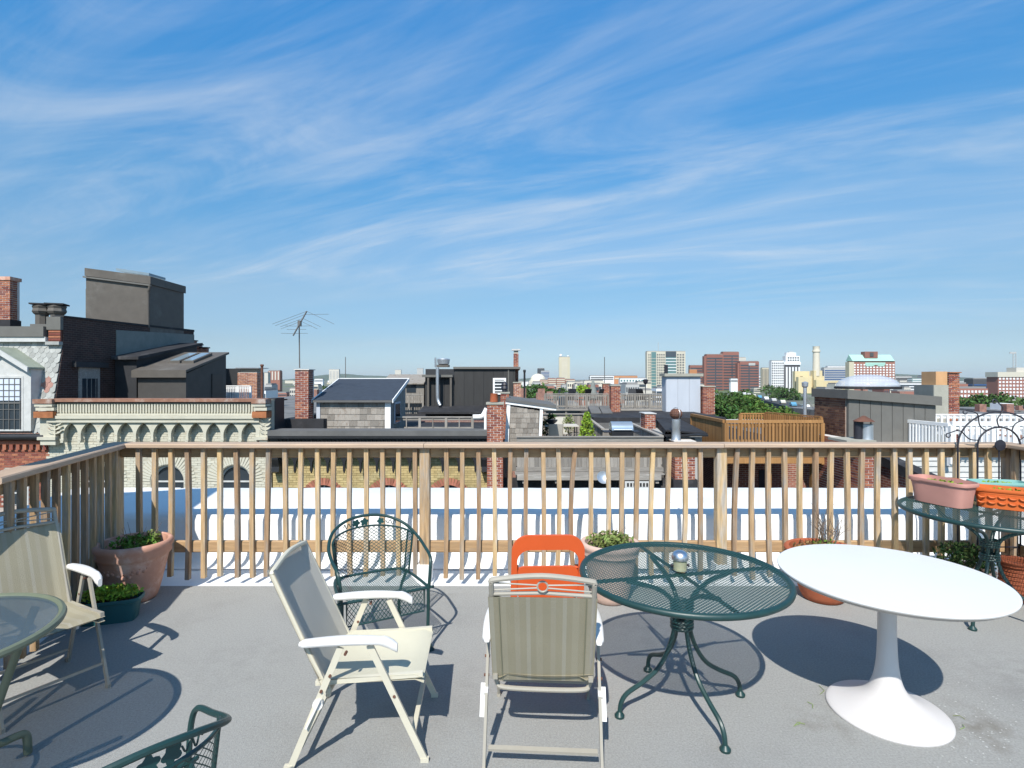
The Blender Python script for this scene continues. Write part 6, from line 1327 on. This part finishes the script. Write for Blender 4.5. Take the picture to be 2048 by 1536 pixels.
# the pale tower with green glass
Y = 820
t = tower('office_tower', 'pale stone office tower with green glass strips', 1294, 1371, 703, Y, 'far_cream', 34, None)
for x0, x1, nx in ((1296, 1302, 2), (1313, 1330, 4), (1353, 1369, 3)): windows(t, px(x0, Y), px(x1, Y), Y, Y + 34, 0, ('grid', nx, 15, 'pane_far', 707, 784))
bx('glass_strip', 'pane_green', t, px(1302.5, Y), px(1312, Y), Y - .9, Y - .02, ZG, pz(704, Y)); bx('glass_strip', 'pane_green', t, px(1331, Y), px(1352, Y), Y - .9, Y - .02, ZG, pz(703.5, Y)); bx('crown', 'pane_far', t, px(1331, Y), px(1352, Y), Y - 1.3, Y - .92, pz(714, Y), pz(703, Y))
for k in range(11): z = pz(717 + k * 6, Y); bx('floor_band', 'far_white', t, px(1331, Y), px(1352, Y), Y - 1.4, Y - .93, z - .7, z + .4); bx('floor_band', 'far_cream', t, px(1302.5, Y), px(1312, Y), Y - 1.2, Y - .93, z - .3, z + .3)
bx('mast', 'far_grey', t, px(1318, Y), px(1318.7, Y), Y + 5, Y + 5.5, pz(703, Y), pz(684, Y))
# tan research tower with radomes
Y = 1150
t = tower('research_tower', 'slim tan concrete tower with white radomes on its roof', 1118, 1140, 714, Y, 'far_tan', 22, ('grid', 1, 18, 'far_stone', 717, 756)); B().ball((px(1122, Y), Y + 6, pz(711, Y)), 3.2, 14, 8).o('radome', 'far_white', t, wc=True, sm=True); B().ball((px(1136.5, Y), Y + 6, pz(712, Y)), 1.8, 12, 8).o('radome', 'far_white', t, wc=True, sm=True)
# the domed hall and glass block
Y = 1000
t = T('domed_hall', 'pale stone hall with a shallow dome', 'building', (px(1078, Y), Y, ZG)); bx('wall', 'far_stone', t, px(1058, Y), px(1098, Y), Y, Y + 40, ZG, pz(762, Y)); B().lathe([(16, 0), (16, 3), (14.5, 3.4)] + [(14 * math.cos(a), 3.4 + 11 * math.sin(a)) for a in [R(9 * i) for i in range(10)]] + [(.5, 14.6)], 28, (px(1077, Y), Y + 18, pz(763, Y))).o('dome', 'far_stone', t, wc=True, sm=True)
tower('glass_block', 'blue glass block behind the domed hall', 1082, 1099, 742, 1100, 'far_grey', 20, ('band', 1, 6, 'pane_blue', 743, 760)); tower('glass_block', 'dark glass slab rising over the domed hall', 1075, 1089, 737, 1160, 'far_dark', 20, ('band', 1, 3, 'pane_far', 738, 745))
# riverside slab flats
for i, (a, b_, yt) in enumerate(((1080, 1096, 760), (1096, 1112, 757), (1113, 1130, 756.5), (1131, 1150, 759))):
    tower('apartment_slab', 'brown and cream balconied riverside apartment slab', a, b_, yt, 560 + i * 4, 'far_redbrick2', 16, ('band', 1, 7, 'far_cream', yt + .5, 784), group='riverside apartment slabs')
# red brick trio
for i, (a, b_, yt, Y, lb) in enumerate(((1413, 1446, 709, 700, 'red brick office tower with dark ribbon windows beside the pale headhouse'), (1446, 1478, 704, 720, 'tallest red brick office tower with dark ribbon windows'), (1480, 1518, 723, 690, 'lower red brick office tower with a sign and dark ribbon windows'))):
    n = int((784 - yt) / 5.4); t = tower('brick_tower', lb, a, b_, yt, Y, 'far_brick', 30, ('band', 1, n, 'pane_far', yt + 5, 787))
    bx('stair_tower', 'far_brick', t, px(a - 4, Y), px(a + 3, Y), Y + 1, Y + 8, ZG, pz(yt + 3, Y)); bx('dark_slot', 'pane_far', t, px(a + 17, Y), px(a + 19, Y), Y - .35, Y - .31, ZG, pz(yt + 8, Y))
    if i == 2: bx('sign_panel', 'far_grey', t, px(1497, Y), px(1510, Y), Y - .8, Y - .4, pz(731, Y), pz(726, Y))
tower('brick_tower', 'stepped red brick block between the pale tower and the brick towers', 1380, 1412, 731, 760, 'far_brick', 24, ('band', 1, 9, 'pane_far', 734, 780)); tower('brick_tower', 'orange brick stair block in front of the stepped brick block', 1379, 1394, 739, 740, 'far_orange', 10)
tower('beige_block', 'beige office block behind the tall red brick towers', 1470, 1492, 715, 900, 'far_beige', 20)
tower('ribbed_block', 'beige block with vertical ribs next to the white tower', 1524, 1543, 736, 800, 'far_tan', 18, ('vert', 7, 1, 'far_dark', 738, 775)); tower('white_block', 'small white block between ribbed block and brick towers', 1517, 1524, 752, 850, 'far_white', 12, ('band', 1, 4, 'pane_far', 754, 772))
t = tower('white_tower', 'white slab tower with small square windows', 1543, 1568, 722, 640, 'far_white', 22, ('grid', 6, 12, 'pane_far', 724, 784))
t = tower('hotel_tower', 'white hotel tower with wavy white fins and a stepped top', 1569, 1600, 729, 650, 'far_dark', 24, None)
Y = 650; bx('upper_block', 'far_white', t, px(1571, Y), px(1599, Y), Y - .5, Y + 7, pz(729, Y), pz(712, Y)); bx('top_block', 'far_white', t, px(1574, Y), px(1593, Y), Y + 1, Y + 6, pz(712, Y), pz(705, Y)); bx('penthouse', 'far_grey', t, px(1580, Y), px(1589, Y), Y + 2, Y + 5, pz(705, Y), pz(703, Y)); bx('white_band', 'far_white', t, px(1568, Y), px(1601, Y), Y - .8, Y + 7.3, pz(729.5, Y), pz(724, Y))
windows(t, px(1574, Y), px(1598, Y), Y - .6, Y + 1, 0, ('grid', 5, 2, 'pane_far', 713, 723))
for k in range(5):
    x = px(1572.5 + k * 6.2, Y); bx('fin', 'far_white', t, x - .9, x + .9, Y - 1.4, Y - .02, ZG, pz(734, Y))
# power plant
Y = 560
t = T('power_station', 'cream power station with a tall ringed chimney stack', 'power station', (px(1650, Y), Y, ZG))
for a, b_, yt, dy in ((1602, 1632, 742, 4), (1612, 1655, 752, 2), (1640, 1690, 762, 0), (1626, 1640, 760, -2), (1600, 1626, 754, 1)): bx('block', 'far_yellow', t, px(a, Y), px(b_, Y), Y + dy * 3, Y + 5 + dy * 3, ZG, pz(yt, Y))
for k in range(7): bx('window_strip', 'far_dark', t, px(1657 + k * 4, Y), px(1659 + k * 4, Y), Y - .3, Y - .02, pz(779, Y), pz(772, Y))
hs_ = pz(692, Y) - pz(752, Y); B().lathe([(3.6, 0), (3.4, hs_ * .3), (3.2, hs_ * .8), (3.9, hs_ * .81), (3.9, hs_ * .86), (3.2, hs_ * .87), (3.2, hs_ * .97), (3.5, hs_)], 20, (px(1639, Y), Y + 6, pz(752, Y))).o('stack', 'far_stone', t, wc=True, sm=True); bx('stack_base', 'far_yellow', t, px(1631, Y), px(1648, Y), Y + 3, Y + 10, ZG, pz(741, Y))
tower('glass_block', 'blue grey glass laboratory block beside the power station', 1648, 1698, 736, 700, 'far_grey', 24, ('band', 1, 6, 'pane_blue', 739, 765)); tower('white_block', 'white flat roofed block above the blue grey laboratory', 1655, 1698, 733, 740, 'far_white', 20)
# brick hotel with copper roof
Y = 520; t = tower('brick_hotel', 'red brick hotel with a mint green copper roof and brick dormer', 1706, 1790, 722, Y, 'far_redbrick2', 30, ('grid', 13, 8, 'far_white', 727, 768), zt=pz(722, Y))
B().extr([(px(1704, Y), Y - 1, pz(722, Y)), (px(1704, Y), Y + 5, pz(709, Y)), (px(1704, Y), Y + 10, pz(722, Y))], (px(1788, Y) - px(1704, Y), 0, 0)).o('copper_roof', 'far_copper', t, wc=True)
bx('roof_dormer', 'far_brick', t, px(1731, Y), px(1757, Y), Y + 1, Y + 7, pz(716, Y), pz(703, Y)); bx('dormer_slot', 'far_dark', t, px(1741, Y), px(1748, Y), Y + .5, Y + .98, pz(713, Y), pz(705, Y)); bx('copper_band', 'far_copper', t, px(1730, Y), px(1770, Y), Y - .6, Y - .02, pz(730, Y), pz(725, Y)); bx('stair_bay', 'far_tan', t, px(1697, Y), px(1707, Y), Y - 1, Y + 5, ZG, pz(724, Y))
bx('copper_panel', 'far_copper', t, px(1731, Y), px(1747, Y), Y - .5, Y - .3, pz(732.5, Y), pz(730.2, Y)); bx('copper_panel', 'far_copper', t, px(1755, Y), px(1768, Y), Y - .5, Y - .3, pz(732.5, Y), pz(730.2, Y))
# right side
tower('lab_block', 'grey laboratory block with a dark glazed front', 1791, 1824, 753, 600, 'far_grey', 26, ('band', 1, 2, 'far_dark', 754, 768)); tower('lab_block', 'pale glass laboratory between two grey blocks', 1824, 1845, 757, 590, 'pane_green', 24, ('band', 1, 3, 'far_white', 757, 768)); tower('lab_block', 'grey laboratory block behind the half rendered chimney', 1845, 1876, 752, 600, 'far_grey', 26, ('band', 1, 2, 'far_dark', 753, 768))
tower('white_block', 'long white low block with dark strip windows', 1770, 1850, 767, 380, 'far_white', 30, ('band', 1, 2, 'pane_far', 768, 778)); tower('brick_block', 'long low brick block behind the grey metal headhouse', 1794, 1880, 783, 300, 'far_redbrick2', 26)
tower('glass_block', 'dark blue glass block beside the cream flats', 1946, 1996, 758, 420, 'far_dark', 28, ('band', 1, 3, 'pane_blue', 767, 784)); tower('brick_block', 'red brick hall with arched white windows', 1912, 1976, 777, 240, 'far_redbrick2', 26, ('grid', 9, 2, 'far_white', 779, 796)); tower('brick_block', 'narrow brick block behind the bare brick chimney', 1916, 1936, 768, 260, 'far_redbrick2', 22)
t = tower('apartment_tower', 'cream and brown balconied apartment tower', 1996, 2052, 748, 300, 'far_redbrick2', 24, ('grid', 8, 6, 'far_white', 754, 795)); bx('crown', 'far_cream', t, px(1994, 300), px(2054, 300), 299.5, 307.5, pz(754, 300), pz(744, 300)); bx('penthouse', 'far_beige', t, px(2036, 300), px(2054, 300), 301, 307, pz(744, 300), pz(735, 300))
m_ = T('lattice_mast', 'tall lattice radio mast behind the cream apartment tower', 'mast', (px(2029, 340), 340, pz(760, 340))); zz = pz(704, 340) - pz(760, 340)
for s in (-1, 1): B().bar((s * .9, 0, 0), (s * .9, 0, zz), .25).o('leg', 'far_grey', m_)
b = B()
for k in range(9): b.bar((-.9, 0, zz * k / 9), (.9, 0, zz * (k + 1) / 9), .2)
b.o('lattice', 'far_grey', m_); B().box(-3, 1, -.2, .2, zz - 1, zz).o('jib', 'far_grey', m_)
tower('low_hall', 'low tan hall in front of the apartment tower', 1990, 2060, 800, 200, 'far_beige', 20, ('band', 1, 1, 'far_dark', 801, 804))
# left side of the skyline
tower('tower_block', 'beige tower block with a stepped top left of the hills', 658, 678, 739, 1500, 'far_beige', 30, ('grid', 3, 8, 'far_grey', 742, 758)); tower('apartment_block', 'beige and brick apartment block near the aerial chimney', 521, 536, 746, 500, 'far_beige', 18); tower('apartment_block', 'tall beige and brick apartment block near the aerial chimney', 536, 560, 742, 520, 'far_redbrick2', 18, ('vert', 4, 1, 'far_beige', 743, 760))
tower('tower_block', 'pale far tower above the timber shed', 790, 802, 740, 1600, 'far_beige', 25); tower('tower_block', 'stepped far tower beside the exhaust fan', 834, 846, 737, 1400, 'far_grey', 25)
rn = random.Random(21)
for i in range(150):                                    # the nameless blocks that fill the horizon
    q = rn.uniform(430, 2100); Y = rn.uniform(350, 1900); w = rn.uniform(9, 34)
    if 1290 < q < 1800 and rn.random() < .6: continue
    yt = 758 + (14.5 - rn.uniform(4, 15)) * F / Y; yt = max(yt, 749)
    tower('distant_block', 'small flat roofed block in the hazy distance of the city', q, q + w, yt, Y, rn.choice(['far_white', 'far_beige', 'far_cream', 'far_grey', 'far_redbrick2', 'far_tan', 'far_white', 'far_beige']), rn.uniform(12, 30), ('band', 1, 2, 'pane_far', yt + 1.2, yt + 700 / Y * 6) if Y < 900 else None, group='blocks in the distance')
for i in range(100):
    q = rn.uniform(1060, 1420) if i % 3 == 0 else rn.uniform(500, 2080); Y = rn.uniform(170, 450); w = rn.uniform(10, 30)
    if 1425 < q + w and q < 1570 or q > 1885 or (q > 1560 and Y < 260): continue
    yt = rn.uniform(763, 783)
    tower('flat_roofed_house', 'pale or brick flat roofed house in the low city between river and rooftops', q, q + w, yt, Y, rn.choice(['far_white', 'far_beige', 'far_redbrick2', 'far_grey', 'far_stone', 'far_brick', 'far_cream']), 30, ('band', 1, 2, 'pane_far', yt + 1.5, yt + 1.5 + 6 * F / Y) if i % 2 else ('grid', max(2, int(w / 4)), 2, 'pane_far', yt + 1.5, yt + 1.5 + 6 * F / Y), group='houses of the low city')
tower('terrace_block', 'pale stepped hall with a dark roof strip behind the deck masts', 1180, 1228, 752, 620, 'far_white', 30, ('band', 1, 2, 'far_dark', 753, 760)); tower('brick_block', 'orange brick block behind the deck masts', 1228, 1275, 752, 700, 'far_orange', 20, ('band', 1, 1, 'far_cream', 754, 760)); tower('glass_block', 'pale green glass block beside the stone office tower', 1240, 1293, 757, 520, 'far_white', 24, ('grid', 9, 4, 'pane_green', 758, 783)); tower('stone_hall', 'cream stone hall with tall window strips behind the deck shrub', 1168, 1208, 762, 330, 'far_stone', 18, ('vert', 8, 1, 'far_grey', 766, 780))
# nearer rooftops between the rows
for i in range(34):
    q = -40 + i * 66 + rn.uniform(-14, 14); Y = rn.uniform(44, 78); w = 8.0 / Y * F
    if 1420 < q + w and q < 1640: continue
    zt = rn.uniform(-2.6, -1.0) - (1.2 if q > 1850 else 0); lb = 'brick row house roof on the next street over'
    t = tower('row_house', lb, q, q + w, 0, Y, 'bricks', 12, None, 'roof_tar_light', 'row houses on the next street', zt, 'house')
    a = px(q, Y)
    for k in range(2): xx = a + rn.uniform(.5, 7); bx('chimney', 'bricks', t, xx, xx + .7, Y + 2 + k * 4, Y + 2.6 + k * 4, zt + .8, zt + rn.uniform(1.5, 2.1))
    if rn.random() < .5: xx = a + rn.uniform(1, 5); bx('roof_hatch', rn.choice(['far_white', 'metal_brown', 'far_grey']), t, xx, xx + 1.6, Y + 3, Y + 5, zt + .8, zt + 1.7)
# curving road with parked cars beyond the trees
struct(B().add([(px(1480, 330), 330, ZG + 5.5), (px(1640, 150), 150, ZG + 5.0), (px(1690, 150), 150, ZG + 5.0), (px(1500, 345), 345, ZG + 5.5), (px(1480, 330), 330, ZG), (px(1640, 150), 150, ZG)], [(0, 1, 2, 3), (4, 5, 1, 0)]), 'road', 'asphalt')
for i in range(9):
    u = .06 + i * .10; a = V((px(1484, 333), 333, ZG + 5.5)); e = V((px(1658, 150), 150, ZG + 5.0)); p = a + (e - a) * u; d = e - a
    t = T('parked_car', 'small pale car on the embankment road', 'car', p, math.atan2(d.y, d.x), 'cars on the embankment road'); B().extr([(-2.1, -.85, .3), (2.1, -.85, .3), (2.1, -.85, .85), (1.2, -.85, .95), (.6, -.85, 1.45), (-1.2, -.85, 1.45), (-2.0, -.85, .95)], (0, 1.7, 0)).o('body', ['far_white', 'far_grey', 'far_beige', 'bin_blue'][i % 4], t); B().extr([(-1.1, -.87, .98), (1.0, -.87, .98), (.5, -.87, 1.38), (-1.0, -.87, 1.38)], (0, 1.74, 0)).o('glass', 'pane_far', t)
    for sx in (-1.3, 1.3): B().tube([(sx, -.87, .32), (sx, .87, .32)], .32, 10).o('wheel', 'iron', t)
# river and hills
struct(B().add([(-1500, 210, ZG + .05), (1500, 210, ZG + .05), (1500, 320, ZG + .05), (-1500, 320, ZG + .05)], [(0, 1, 2, 3)]), 'river', 'water')
def hills(x0, x1, Y, peaks, sd):
    b = B(); n = 70; rn = random.Random(sd); ph = [rn.uniform(0, 6) for _ in range(4)]
    for i in range(n + 1):
        u = i / n; x = px(x0 + (x1 - x0) * u, Y)
        hgt = sum(a * math.exp(-((u - c) / w) ** 2) for c, w, a in peaks) + 6 * math.sin(u * 31 + ph[0]) * u * (1 - u) + 3 * math.sin(u * 83 + ph[1]) * u * (1 - u)
        for k in range(6): b.v.append((x, Y + k * 260, ZG + (hgt + 14) * math.sin(k / 5 * pi / 2)))
    b.f += [(i * 6 + k, i * 6 + 6 + k, i * 6 + 7 + k, i * 6 + k + 1) for i in range(n) for k in range(5)]
    return struct(b, 'hills', 'hill', sm=True, ang=80)
hills(500, 800, 4200, [(.28, .13, 50), (.52, .16, 34), (.80, .14, 36), (.95, .1, 20)], 3)
hills(1880, 2080, 4000, [(.30, .12, 42), (.52, .16, 44), (.8, .2, 34)], 8); hills(1040, 1120, 5200, [(.5, .4, 14)], 9)
# the air
hz_ = B().box(-7000, 7000, -300, 6900, ZG - 1, 90).o('haze', 'pane'); hm_ = bpy.data.materials.new('haze_air'); hm_.use_nodes = True
nt = hm_.node_tree; nt.nodes.clear(); vo = nt.nodes.new('ShaderNodeVolumePrincipled'); vo.inputs['Color'].default_value = (.93, .97, 1, 1); vo.inputs['Density'].default_value = .00007; vo.inputs['Anisotropy'].default_value = .1
ou = nt.nodes.new('ShaderNodeOutputMaterial'); nt.links.new(vo.outputs[0], ou.inputs['Volume']); hz_.data.materials.clear(); hz_.data.materials.append(hm_); hz_['kind'] = 'stuff'; tag(hz_, 'thin blue summer haze over the distant city', 'haze')
